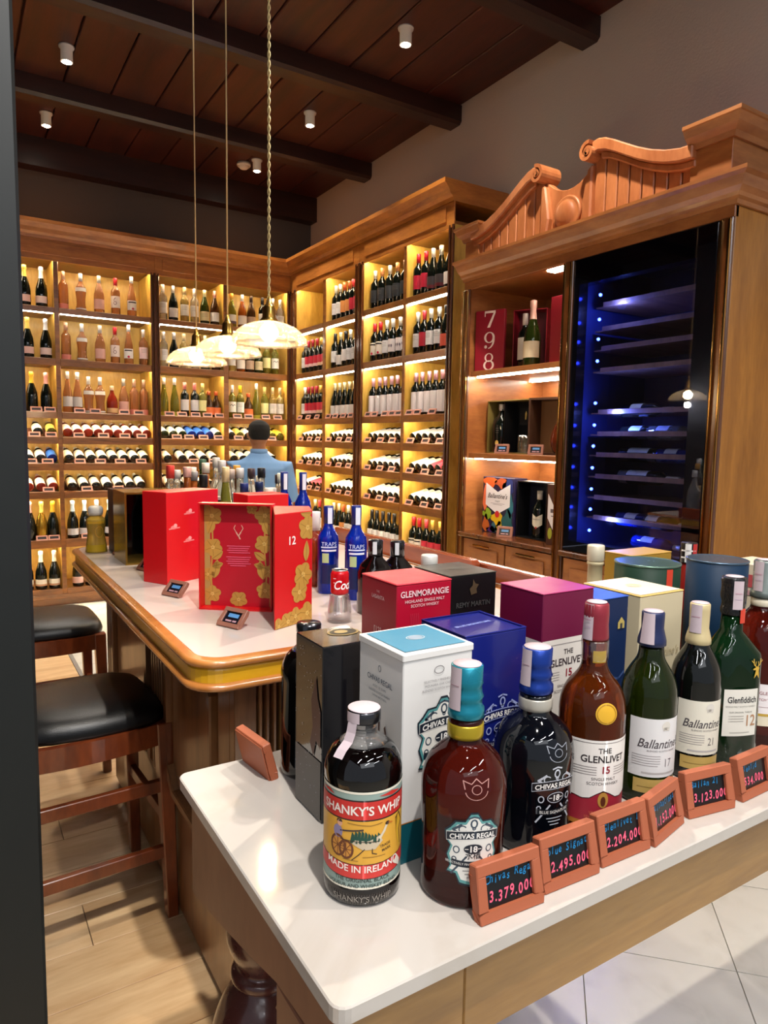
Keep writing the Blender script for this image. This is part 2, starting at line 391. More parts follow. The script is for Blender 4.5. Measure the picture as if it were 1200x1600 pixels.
col = MB().box(-.27, .084, 1.0, 1.3, 0, ZC).build('wall_column', COLS, None, bevel=.004)
col['kind'] = 'structure'

# ------------------------------------------------------------------ shelving units
ZS = [(2.372, 2.416), (1.965, 2.015), (1.545, 1.590), (1.340, 1.390), (1.125, 1.175), (.895, .945), (.490, .550), (.095, .140)]
MB_ = lambda u, w, z: (u, 6.19+w, z)
MR_ = lambda u, w, z: (2.79+w, u, z)
def make_unit(label, mp, lo, a0, d0, d1, b1, hi, crown):
    t = thing('wine_shelving', label, 'shelving', mp(lo, 0, 0)); O = Vector(mp(lo, 0, 0)); D = .44
    def bb(mb, u0, u1, w0, w1, z0, z1):
        p, q = Vector(mp(u0, w0, z0))-O, Vector(mp(u1, w1, z1))-O
        mb.box(min(p.x, q.x), max(p.x, q.x), min(p.y, q.y), max(p.y, q.y), z0, z1)
    def part(name, m, *b, bevel=.002):
        mb = MB()
        for q in (b if isinstance(b[0], tuple) else (b,)): bb(mb, *q)
        return mb.build(name, m, t, bevel=bevel)
    part('back_panel', SHELF_BACK, lo, hi, D-.012, D, .0, 2.93)
    part('side_panel', SHELF_BACK, lo, a0, 0, D-.012, 0, 2.79); part('side_panel', SHELF_BACK, b1, hi, 0, D-.012, 0, 2.79)
    part('divider', SHELF_BACK, d0, d1, .006, D-.012, .095, 2.79); part('divider_edge', SHELF, d0, d1, -.002, .006, .095, 2.79)
    for s0, s1 in ((lo, a0), (b1, hi)):
        m0 = (s1-s0)/3; part('stile', DARKP, (s0, s0+m0*.9, -.018, 0, .1, 2.79), (s1-m0*.9, s1, -.018, 0, .1, 2.79), (s0+m0, s1-m0, -.008, 0, .1, 2.79), bevel=.004)
    part('plinth', SHELF, (lo, hi, .012, .035, 0, .10), (lo, hi, -.012, .012, .06, .095))
    part('top_panel', SHELF, lo, hi, 0, D-.012, 2.79, 2.81)
    part('frieze_panel', TRIMW, (lo, hi, -.012, .0, 2.772, 2.93), (a0+.03, b1-.03, -.022, -.012, 2.815, 2.91))
    prf = [(0, 2.93), (-.02, 2.93), (-.024, 2.955), (-.045, 2.972), (-.058, 3.0), (-.085, 3.028), (-.09, 3.032), (-.09, 3.06), (D, 3.06), (D, 2.93)]
    MB().prism(prf, crown[0], crown[1], lambda w, z, u: Vector(mp(u, w, z))-O).build('cornice', TRIMW, t)
    for a, b in ((a0, d0), (d1, b1)):
        for r, (z0, z1) in enumerate(ZS):
            part('shelf', SHELF, (a, b, .008, D-.012, z0+.010, z1), (a, b, -.004, .008, z0-(.0 if (r < 1 or (r < 2 and mp is MR_)) else .006), z1))
            if r < 7:
                mb = MB(); vis = r < 1 or (r < 2 and mp is MR_); bb(mb, a+.01, b-.01, (.012), ((.034 if mp is MR_ else .020) if vis else .022), z0-.006 if vis else z0+.004, z0+.0095); mb.build('led_strip', LEDW if vis else LED, t)
        for r in (3, 4, 5): part('rest_bar', SHELF, a, b, .265, .285, ZS[r][1], ZS[r][1]+.070)
        mb = MB(); bb(mb, a+.01, b-.01, .002, .014, 2.783, 2.79); mb.build('led_strip', LED, t)
    return t
make_unit('wooden wine shelving on the left wall, cut off by the dark column', MB_, -.25, -.22, .74, .775, 1.49, 1.525, (-.25, 1.525))
make_unit('wooden wine shelving on the back wall behind the pendant lamps', MB_, 1.525, 1.56, 2.13, 2.175, 2.75, 2.79, (1.525, 2.79))
make_unit('wooden wine shelving on the right wall nearest the corner', MR_, 4.87, 4.93, 5.465, 5.515, 6.06, 6.185, (4.87, 6.185))
make_unit('wooden wine shelving on the right wall beside the carved cabinet', MR_, 3.66, 3.71, 4.215, 4.25, 4.81, 4.868, (3.66, 4.87))

# ------------------------------------------------------------------ shelf bottles
SHP = {
 'bordeaux': dict(body=[(.034, 0), (.037, .004), (.037, .18), (.035, .198), (.018, .222), (.0145, .232), (.0145, .25)], cap=[(.0152, .238), (.0155, .30), (.014, .302)], R=.037, lz=(.055, .15)),
 'burgundy': dict(body=[(.038, 0), (.041, .005), (.041, .13), (.038, .16), (.026, .20), (.0155, .235), (.0145, .25)], cap=[(.0152, .24), (.0155, .30), (.014, .302)], R=.041, lz=(.03, .11)),
 'champagne': dict(body=[(.041, 0), (.045, .006), (.045, .12), (.041, .155), (.028, .20), (.018, .232), (.016, .25)], cap=[(.029, .195), (.0195, .226), (.0155, .262), (.0155, .285), (.0185, .29), (.018, .318), (.010, .322)], R=.045, lz=(.03, .085)),
 'flute': dict(body=[(.035, 0), (.038, .005), (.0375, .12), (.032, .17), (.021, .22), (.0145, .27), (.014, .29)], cap=[(.0150, .275), (.015, .33), (.013, .332)], R=.038, lz=(.05, .13)),
 'round': dict(body=[(.040, 0), (.043, .005), (.034, .05), (.034, .10), (.043, .16), (.041, .185), (.02, .215), (.0145, .232), (.0145, .25)], cap=[(.0152, .238), (.0155, .30), (.014, .302)], R=.0405, lz=(.0, .022)),
 'squat': dict(body=[(.042, 0), (.045, .005), (.045, .10), (.040, .13), (.022, .165), (.0145, .19), (.0145, .205)], cap=[(.0175, .20), (.0175, .235), (.016, .237)], R=.045, lz=(.025, .09)),
 'spirit': dict(body=[(.034, 0), (.037, .004), (.037, .165), (.033, .19), (.016, .215), (.0145, .228), (.0145, .262)], cap=[(.0168, .256), (.0168, .289), (.015, .291)], R=.037, lz=(.07, .16)),
 'square': dict(body=[(.040, 0), (.042, .004), (.042, .15), (.038, .175), (.018, .20), (.0145, .215), (.0145, .235)], cap=[(.017, .228), (.017, .262), (.015, .264)], R=.042, lz=(.04, .13)),
}
GL = dict(
 dark=mat('bottle_glass_dark', '#0b100c', .06, spec=.6), green=mat('bottle_glass_green', '#2c3a10', .06, trans=.35),
 olive=mat('bottle_glass_olive', '#8c8a2e', .05, trans=.6), rose=mat('bottle_rose_wine', '#e6a676', .05, trans=.8),
 rosed=mat('bottle_rose_deep', '#9c2f1c', .05, trans=.4), white=mat('bottle_white_wine', '#c9b264', .05, trans=.65),
 clear=mat('bottle_clear', '#dfe3df', .04, trans=.85), amber=mat('bottle_amber', '#a4561c', .05, trans=.5), blue=mat('bottle_blue', '#0f2e9a', .05, trans=.45),
 gold=mat('bottle_gold_foil', '#a8822c', .25, metal=.8), brown=mat('bottle_brown', '#3d240e', .06, trans=.2))
PC = {}
def bottle_meshes(shape, glass, cap, lab, acc=None, seg=16, sx=1.0):
    key = (shape, glass, cap, lab, acc)
    if key in PC: return PC[key]
    s = SHP[shape]; bodyp = s['body']
    g = MB().lathe([(0, 0)]+bodyp+[(0, bodyp[-1][1])], seg, sq=6 if shape == 'square' else 0).mesh('glass_body', GL[glass])
    c = MB().lathe(s['cap']+[(0, s['cap'][-1][1]+.0006)], 12).mesh('capsule', mat('capsule_'+cap.lstrip('#'), cap, .35, .15))
    l = None
    if lab:
        z0, z1 = s['lz']; z0, z1 = (lab[1], lab[2]) if isinstance(lab, tuple) else (z0, z1); lc = lab[0] if isinstance(lab, tuple) else lab
        half = s['R']*(1.9 if z0 == .0045 else 1.25); a = Art().rect(-half, half, z0, z1, lc, 1)
        if acc == 'six':
            a.ring(0, (z0+z1)/2-.01, .013, .015, .004, '#6a1a22', 2, 14); a.ring(.008, (z0+z1)/2+.004, .020, .030, .004, '#6a1a22', 2, 10, pi*.55, pi*.98)
        elif acc == 'bar': a.rect(-half*.7, half*.7, z1-.02, z1-.01, '#201818', 2); a.ell(.003, z0+.012, .010, .010, '#c01540', 2, 10)
        elif acc == 'script':
            a.line([(-.025, z1-.035), (-.01, z1-.025), (0, z1-.04), (.012, z1-.025), (.025, z1-.035)], .005, '#4a4650', 2)
        elif acc == 'lines':
            for q in range(3): a.rect(-half*.5, half*.5, z1-.02-.012*q, z1-.018-.012*q, '#6d6460', 2)
        elif acc == 'bird':
            for q in (-.018, 0, .018): a.ell(q, z0+.045, .007, .012, '#6f6470', 2, 8); a.rect(q-.001, q+.001, z0+.025, z0+.035, '#6f6470', 2)
        elif acc and acc.startswith('#'): a.rect(-half, half, z0, z0+(z1-z0)*.28, acc, 2)
        ob = a.build('label', None, cyl(s['R'], -pi/2, 0, .0006), .012); l = ob.data; bpy.data.objects.remove(ob)
        if shape == 'round':
            ob = Art().rect(-half, half, .155, .185, lc, 1).build('shoulder_label', None, cyl(lambda z: .0425 if z < .17 else .041, -pi/2, 0, .0008), .012); PC['band', key] = ob.data; bpy.data.objects.remove(ob)
    PC[key] = (g, c, l); return PC[key]
def wine(name, label, cat, grp, loc, rot, shape, glass, cap, lab, acc=None, sc=1.0, zs=None):
    g, c, l = bottle_meshes(shape, glass, cap, lab, acc)
    t = thing(name, label, cat, loc, 0, grp); t.rotation_euler = rot; t.scale = (sc, sc, zs or sc)
    link('glass_body', g, t); link('capsule', c, t)
    if l: link('label', l, t)
    if ('band', (shape, glass, cap, lab, acc)) in PC: link('shoulder_label', PC['band', (shape, glass, cap, lab, acc)], t)
    return t
ROWN = ['top shelf', 'second shelf', 'third shelf', 'upper rack', 'middle rack', 'lower rack', 'low shelf', 'bottom shelf']
BAYN = dict(a='narrow left bay', b='wide left bay', c='back wall middle bay', d='back wall corner bay',
            e='right wall corner bay', f='right wall second bay', g='right wall third bay', h='bay beside carved cabinet')
K = dict(   # short kinds: shape, glass, capsule, label, accent, words
 P=('champagne', 'dark', '#d9bd5a', '#e3b7ab', None, 'gold-topped dark sparkling bottle'),
 S=('champagne', 'dark', '#d8d8dc', '#e8c9bd', None, 'silver-topped dark sparkling bottle'),
 T=('champagne', 'dark', '#e9e4d2', '#efe6d2', '#b98a6a', 'white-topped dark sparkling bottle'),
 G=('champagne', 'dark', '#c9a42f', None, None, 'gold foil dark bottle'), D=('champagne', 'gold', '#c9b25a', None, None, 'gilded sparkling bottle'),
 Q=('champagne', 'dark', '#d79a94', None, None, 'pink-topped dark bottle'),
 B=('champagne', 'dark', '#a8bfd0', '#d6d2d4', None, 'pale blue topped dark bottle'),
 r=('bordeaux', 'rose', '#c9a58e', ('#d77f72', .0, .045), None, 'rosé bottle with pink print'), R=('round', 'rose', '#dcdcda', '#e9e4dc', None, 'curved rosé bottle with white band'),
 t=('burgundy', 'rose', '#b9b5ad', '#dba89b', None, 'rosé bottle with pink label'), s=('bordeaux', 'rose', '#b5202c', '#ead9d0', 'six', 'rosé bottle with red capsule'),
 u=('flute', 'rose', '#dcdcda', '#efe9e2', 'bar', 'slim rosé bottle with barred label'), v=('bordeaux', 'rose', '#d6c8c0', '#ecc9c4', 'lines', 'rosé bottle with pale pink label'),
 w=('flute', 'rose', '#e4e2dc', '#cfc9c6', None, 'slim rosé bottle with grey label'), L=('squat', 'rosed', '#e3c9a8', ('#d9ad7a', .01, .05), None, 'round deep-red rosé bottle'),
 c=('bordeaux', 'clear', '#e2e0da', '#d6d0c8', 'lines', 'clear bottle with pale label'), C=('bordeaux', 'white', '#cdb98c', '#dad4ca', 'lines', 'white wine bottle with pale label'),
 k=('burgundy', 'dark', '#c9c2ba', '#dcd7d0', None, 'dark burgundy bottle with white label'), K=('burgundy', 'green', '#d8cf9a', '#d6c79a', 'lines', 'green bottle with cream label'),
 m=('burgundy', 'brown', '#d99c8f', '#ded9d4', None, 'brown bottle with white label'), M=('burgundy', 'brown', '#2a1a10', '#b59a80', None, 'brown bottle with tan label'),
 o=('burgundy', 'olive', '#c9a448', '#e2d8ca', '#54404a', 'olive bottle with pale label'), O=('burgundy', 'amber', '#dedbd0', '#e6dccb', None, 'amber bottle with cream label'),
 y=('flute', 'olive', '#e2e0da', ('#a9a02c', .0, .035), None, 'slim green wine bottle'), Y=('bordeaux', 'olive', '#d6c97c', '#e4dc9a', None, 'green bottle with yellow label'),
 z=('bordeaux', 'dark', '#e58a86', '#dad4d4', None, 'dark bottle with pink capsule'), Z=('squat', 'brown', '#e8744a', '#e3763f', None, 'short dark bottle with orange label'),
 n=('bordeaux', 'olive', '#e2e4da', '#e8e6dc', 'script', 'green bottle with scrawled white label'), N=('bordeaux', 'olive', '#e6c51e', '#e9e7de', 'lines', 'green bottle with yellow capsule'),
 a=('bordeaux', 'dark', '#e0ddd4', '#d9d6d6', 'lines', 'dark red-wine bottle with white label'), A=('bordeaux', 'dark', '#8f1d2c', '#b31f33', '#d9b4b0', 'dark bottle with red label'),
 b=('bordeaux', 'dark', '#c9a04a', '#c03040', '#e0c0a0', 'dark bottle with gold capsule, red label'), e=('bordeaux', 'dark', '#c05a34', '#c9854a', None, 'dark bottle with orange label'),
 E=('bordeaux', 'dark', '#c43a44', '#b3283a', None, 'dark bottle with crimson label'), f=('bordeaux', 'dark', '#d8d4cc', '#2c2e32', None, 'black-labelled dark bottle'),
 F=('bordeaux', 'dark', '#c98a5a', '#25282c', 'lines', 'black-labelled bottle, copper capsule'), g=('bordeaux', 'dark', '#b3162a', '#a81a34', None, 'dark bottle with ruby label'),
 h=('burgundy', 'dark', '#dcdcd8', '#3a3438', '#5c1820', 'broad dark bottle with dim label'), i=('bordeaux', 'dark', '#c01f28', '#dfd5c6', 'bar', 'dark bottle, red capsule, cream label'),
 j=('bordeaux', 'dark', '#d5a0ad', '#e8dfe0', None, 'dark bottle, pink capsule, tall white label'), l=('bordeaux', 'dark', '#d0cdc8', '#dcd3d4', 'bird', 'dark bottle with bird label'),
 p=('burgundy', 'dark', '#1c1c20', '#cf5a48', None, 'black bottle with coral label'), q=('bordeaux', 'dark', '#15151a', '#ddd8d6', None, 'dark bottle with black capsule'),
 x=('burgundy', 'dark', '#d3c9a0', '#d8d2cc', None, 'dark sloping bottle with white label'))
K['j'] = K['j'][:3]+(('#e8dfe0', .02, .165),)+K['j'][4:]
STAND = [   # row, bay, positions along the wall, kinds
 (0, 'a', [.54, .66], 'PS'), (0, 'b', [.82, .95, 1.09, 1.22, 1.35], 'rRtsu'), (0, 'c', [1.61, 1.70, 1.80, 1.89, 1.98, 2.07], 'ckCcKm'), (0, 'd', [2.23, 2.33, 2.42, 2.53, 2.63, 2.71], 'oOMqcc'),
 (1, 'a', [.55, .68], 'PS'), (1, 'b', [.83, .95, 1.09, 1.21, 1.32, 1.44], 'rRtsuv'), (1, 'c', [1.61, 1.70, 1.79, 1.89, 1.98, 2.08], 'ckCcKm'), (1, 'd', [2.23, 2.315, 2.40, 2.49, 2.575, 2.655], 'COMKYn'),
 (2, 'a', [.565, .67], 'GQ'), (2, 'b', [.83, .905, .99, 1.08, 1.175, 1.27, 1.355, 1.435], 'wwRRLtrr'), (2, 'c', [1.61, 1.70, 1.79, 1.88, 1.95, 2.01, 2.08], 'yyzzYZZ'), (2, 'd', [2.23, 2.31, 2.39, 2.47, 2.55, 2.63, 2.705], 'nNZyYCC'),
 (6, 'a', [.44, .52, .605, .69], 'QQDG'), (6, 'b', [.84, .935, 1.03, 1.13], 'BBBB'), (7, 'a', [.49, .59, .69], 'TTT'), (7, 'b', [.87, .97, 1.07], 'PTT')]
RW = [
 (0, 'f', 5.41, .077, 'aaeeEE'), (0, 'g', 4.76, .105, 'fFfFf'), (0, 'h', 4.165, .09, 'gghhxx'),
 (1, 'e', 6.02, .084, 'aAAAbb'), (1, 'f', 5.41, .09, 'qxqaa'), (1, 'g', 4.76, .092, 'iialll'), (1, 'h', 4.165, .085, 'aEaapa'),
 (2, 'e', 6.02, .084, 'aAAAbb'), (2, 'f', 5.41, .086, 'xxxxxx'), (2, 'g', 4.76, .088, 'jjjjjj'), (2, 'h', 4.170, .080, 'jjjjjj'),
 (6, 'e', 5.78, .085, 'xEa'), (6, 'f', 5.41, .09, 'xxeaa'), (6, 'g', 4.76, .085, 'qqqqqq'), (6, 'h', 4.165, .082, 'iiEbbb')]
for row, bay, xs, ks in STAND:
    for n, (X, k) in enumerate(zip(xs, ks)):
        sh, gl, cp, lb, ac, wd = K[k]
        wine('wine_bottle', '%s, %s from left, %s, %s' % (wd, ORD[n], ROWN[row], BAYN[bay]), 'bottle', 'standing bottles, %s, %s' % (ROWN[row], BAYN[bay]),
             (X, 6.255+random.uniform(-.004, .01), ZS[row][1]), (0, 0, random.uniform(-.25, .15)-.1), sh, gl, cp, lb, ac, .98 if sh == 'champagne' else 1.0)
for row, bay, y0, dy, ks in RW:
    for n, k in enumerate(ks):
        sh, gl, cp, lb, ac, wd = K[k]
        wine('wine_bottle', '%s, %s from left, %s, %s' % (wd, ORD[n], ROWN[row], BAYN[bay]), 'bottle', 'standing bottles, %s, %s' % (ROWN[row], BAYN[bay]),
             (2.86+random.uniform(-.003, .006), y0-dy*n, ZS[row][1]), (0, 0, -pi/2+.25+random.uniform(-.15, .15)), sh, gl, cp, lb, ac)
# lying bottles: base to the room, label up
LY = [(3, 'a', [.60, .70], 'dg'), (3, 'b', [.82+.079*i for i in range(9)], 'rrrrrrrrr'), (3, 'c', [1.602+.081*i for i in range(7)], 'wwwbbbw'), (3, 'd', [2.218+.081*i for i in range(7)], 'dgddgyy'),
      (4, 'a', [.53, .615, .70], 'ddb'), (4, 'b', [.825+.087*i for i in range(8)], 'dddddddd'), (4, 'c', [1.63, 1.76, 1.85, 1.95, 2.05], 'ddddd'), (4, 'd', [2.24, 2.33, 2.42, 2.52, 2.62], 'ddddd'),
      (5, 'a', [.52, .61, .70], 'rrr'), (5, 'b', [.845+.092*i for i in range(7)], 'ddddddd'), (5, 'c', [1.64+.09*i for i in range(5)], 'ddddd')]
LK = dict(d=('dark', '#ece6da', 'lines', 'dark lying bottle with white label'), r=('rosed', '#efe8e2', None, 'reddish lying bottle with white label'), w=('green', '#eceae2', None, 'green lying bottle with white label'),
          b=('blue', '#2f62b8', None, 'lying bottle with blue label'), g=('olive', '#c9b25a', None, 'lying bottle with gold label'), y=('olive', '#d9b03a', None, 'lying bottle with yellow label'), k=('dark', '#c23a4c', None, 'dark lying bottle with red label'),
          s=('dark', '#8d929a', 'lines', 'dark lying bottle with grey label'), o=('dark', '#d7b9a4', 'lines', 'dark lying bottle with peach label'))
for row, bay, xs, ks in LY:
    for n, (X, k) in enumerate(zip(xs, ks)):
        gl, lc, ac, wd = LK[k]
        wine('lying_wine_bottle', '%s, %s from left, %s, %s' % (wd, ORD[n], ROWN[row], BAYN[bay]), 'bottle', 'lying bottles, %s, %s' % (ROWN[row], BAYN[bay]),
             (X, 6.235, ZS[row][1]+.0365), (-pi/2+.27, 0, 0), 'bordeaux', gl, '#d6cfc4', (lc, .0045, .14), ac)
for row, bay, y0, ks in [(3, 'e', 6.00, 'ddddoo'), (3, 'f', 5.42, 'dddood'), (3, 'g', 4.76, 'ssssss'), (3, 'h', 4.165, 'dsssdd'),
                         (4, 'e', 6.00, 'dddddd'), (4, 'f', 5.42, 'dddsss'), (4, 'g', 4.76, 'ddssdd'), (4, 'h', 4.165, 'dddkks'),
                         (5, 'e', 6.00, 'ddkkkk'), (5, 'f', 5.42, 'dddddd'), (5, 'g', 4.76, 'dddddo'), (5, 'h', 4.165, 'dddddo')]:
    for n, k in enumerate(ks):
        gl, lc, ac, wd = LK[k]
        wine('lying_wine_bottle', '%s, %s from left, %s, %s' % (wd, ORD[n], ROWN[row], BAYN[bay]), 'bottle', 'lying bottles, %s, %s' % (ROWN[row], BAYN[bay]),
             (2.835, y0-.079*n, ZS[row][1]+.0365), (-pi/2+.27, 0, -pi/2), 'bordeaux', gl, '#d6cfc4', (lc, .0045, .15), ac)
# shelf price tags
def frame_mesh(w, h, bar, d, m, name='frame', bev=.001):
    return MB().box(-w/2, w/2, 0, d, 0, bar).box(-w/2, w/2, 0, d, h-bar, h).box(-w/2, -w/2+bar, 0, d, bar, h-bar).box(w/2-bar, w/2, 0, d, bar, h-bar).mesh(name, m, bev)
SF = frame_mesh(.085, .042, .010, .008, PINKF); SCARD = MB().box(-.033, .033, .003, .006, .009, .033).mesh('card', mat('tag_card', '#2a2024', .5))
def shelf_tag(row, bay, p, n, rz):
    t = thing('price_tag', 'small pink-framed price tag, %s from left, %s, %s' % (ORD[n], ROWN[row], BAYN[bay]), 'price tag', p, 0, 'price tags, %s, %s' % (ROWN[row], BAYN[bay]))
    t.rotation_euler = (radians(-22), 0, rz); link('frame', SF, t); link('card', SCARD, t); return t
for row, bay, xs in [(2, 'a', [.59, .69]), (2, 'b', [.91, 1.03, 1.26, 1.38]), (2, 'c', [1.64, 1.75, 1.87, 1.98, 2.09]), (2, 'd', [2.26, 2.37, 2.54, 2.66]),
                     (3, 'a', [.57, .69]), (3, 'b', [.90, 1.09, 1.26, 1.40]), (3, 'c', [1.70, 1.81, 1.94, 2.08]), (3, 'd', [2.27, 2.60]),
                     (4, 'a', [.54, .66]), (4, 'b', [.90, 1.06, 1.22, 1.39]), (4, 'c', [1.85, 2.03]), (5, 'a', [.66]), (5, 'b', [.95, 1.20]), (6, 'a', [.60, .69]), (6, 'b', [.94]), (7, 'b', [1.0])]:
    for n, X in enumerate(xs): shelf_tag(row, bay, (X, 6.187 if row in (3, 4, 5) else 6.189, ZS[row][1]+.0005), n, 0)
for row, bay, ys in [(2, 'e', [6.0, 5.82, 5.64]), (2, 'f', [5.42, 5.29, 5.15, 5.02]), (2, 'g', [4.74, 4.64, 4.49, 4.39, 4.30]), (2, 'h', [4.16, 4.06, 3.88])]+[(r, b, [a, a-.19, a-.36]) for r in (3, 4, 5) for b, a in (('e', 5.98), ('f', 5.41), ('g', 4.74), ('h', 4.14))]:
    for n, Y in enumerate(ys): shelf_tag(row, bay, (2.788, Y, ZS[row][1]+.0005), n, -pi/2)

# ------------------------------------------------------------------ shared builders
def P(name, m, parent, *boxes, bevel=.002, seg=1):
    """boxes given in world coordinates, stored relative to the (unrotated) parent"""
    o = parent.location if parent else Vector((0, 0, 0)); mb = MB()
    for x0, x1, y0, y1, z0, z1 in boxes: mb.box(x0-o.x, x1-o.x, y0-o.y, y1-o.y, z0-o.z, z1-o.z)
    return mb.build(name, m, parent, bevel=bevel, seg=seg)
def molding(name, m, parent, path, prof, closed=False, smooth=False, bevel=0):
    """profile (outward d, z) swept along a plan path; outward is to the right of travel"""
    o = parent.location if parent else Vector((0, 0, 0)); n = len(path); mb = MB(); k = len(prof); vs = []
    for i in range(n):
        p = Vector(path[i]); a = Vector(path[i-1]) if (i or closed) else None; b = Vector(path[(i+1) % n]) if (i < n-1 or closed) else None
        d1 = (p-a).normalized() if a is not None else (b-p).normalized(); d2 = (b-p).normalized() if b is not None else d1
        n1, n2 = Vector((d1.y, -d1.x)), Vector((d2.y, -d2.x)); mm = (n1+n2)/(1+n1.dot(n2))
        for dd, z in prof: vs.append((p.x+mm.x*dd-o.x, p.y+mm.y*dd-o.y, z-o.z))
    fs = [(i*k+j, ((i+1) % n)*k+j, ((i+1) % n)*k+(j+1) % k, i*k+(j+1) % k) for i in range(n if closed else n-1) for j in range(k)]
    if not closed: fs += [tuple(range(k-1, -1, -1)), tuple((n-1)*k+j for j in range(k))]
    mb.add(vs, fs, 0, smooth); return mb.build(name, m, parent, bevel=bevel)
def rrect(x0, x1, y0, y1, r, n=7, cw=True):
    pts = []
    for (cx, cy), a0 in (((x0+r, y0+r), pi), ((x1-r, y0+r), 1.5*pi), ((x1-r, y1-r), 0), ((x0+r, y1-r), pi/2)):
        pts += [(cx+r*cos(a0+pi/2*k/n), cy+r*sin(a0+pi/2*k/n)) for k in range(n+1)]
    return pts      # counter-clockwise: outward is to the right of travel
XYZ = lambda u, v, w: (u, v, w)

# ------------------------------------------------------------------ carved cabinet with wine cooler
hut = thing('display_cabinet', 'tall carved wooden cabinet with scrolled crest and glass wine cooler', 'cabinet', (2.6, 2.47, 0))
YN, YF, YM0, YM1 = 1.64, 3.30, 2.455, 2.50
P('side_panel', HUTCHS, hut, (2.602, 3.235, YN, YN+.035, 0, 2.33)); P('side_panel', HUTCH, hut, (2.602, 3.235, YF-.035, YF, 0, 2.33))
P('middle_panel', HUTCH, hut, (2.602, 3.235, YM0, YM1, .0, 2.33)); P('back_panel', HUTCH, hut, (3.22, 3.238, YN+.035, YF-.035, 0, 2.33))
P('top_panel', HUTCH, hut, (2.60, 3.22, YN+.035, YF-.035, 2.30, 2.33)); P('ledge', DARKP, hut, (2.565, 3.22, YM1, YF-.035, .845, .872), (2.565, 2.63, YN+.035, YM0, .845, .872), bevel=.005)
P('rail', HUTCH, hut, (2.595, 2.62, YN, YF, 2.285, 2.34))
P('plinth', DARKP, hut, (2.60, 2.63, YN, YF, 0, .09))
for a, b in ((YN, YN+.055), (YM0-.008, YM1+.008), (YF-.06, YF)):
    P('post', DARKP, hut, (2.585, 2.602, a, b, .09, 2.285), bevel=.004)
    for q in (a+.004, b-.016): P('brass_trim', CHROME, hut, (2.575, 2.586, q, q+.012, .10, 2.28), bevel=.004, seg=2)['label'] = 'shiny brass edge strip'
for a, b in ((2.515, 2.865), (2.875, 3.235), (YN+.065, YM0-.02)):
    d_ = P('door', HUTCH, hut, (2.59, 2.61, a, b, .10, .835)); o_ = hut.location
    MB().box(-.012, 0, a+.05-o_.y, b-.05-o_.y, .15, .79).build('door_panel', HUTCH, d_, (-.010, 0, 0), bevel=.008)
    MB().box(-.034, -.022, (a+b)/2-.07-o_.y, (a+b)/2+.07-o_.y, .800, .812).build('handle', CHROME, d_, bevel=.003)
for z in (1.79, 1.31):
    P('niche_shelf', HUTCH, hut, (2.635, 3.22, YM1, YF-.035, z, z+.03))
    P('led_strip', LEDW, hut, (2.66, 2.69, YM1+.03, YF-.06, z-.008, z-.0005), bevel=0); P('led_strip', LEDW, hut, (3.08, 3.11, YM1+.03, YF-.06, z-.008, z-.0005), bevel=0)  # the rear strip is added to brighten the niche back
P('led_strip', LEDW, hut, (2.66, 2.72, YM1+.02, YM1+.20, 2.29, 2.2995), bevel=0)
cprof = [(0, 2.33), (.012, 2.33), (.016, 2.345), (.03, 2.352), (.035, 2.365), (.055, 2.38), (.075, 2.41), (.095, 2.418), (.095, 2.432), (0, 2.432)]
molding('cornice', HUTCH, hut, [(3.235, YF), (2.595, YF), (2.595, YN), (3.235, YN)][::-1] and [(2.595, YF), (2.595, YN), (3.235, YN)], [(-d_, z) for d_, z in cprof][::-1] and [(d_, z) for d_, z in cprof])
P('cornice_deck', HUTCH, hut, (2.60, 3.235, YN, YF, 2.42, 2.431))
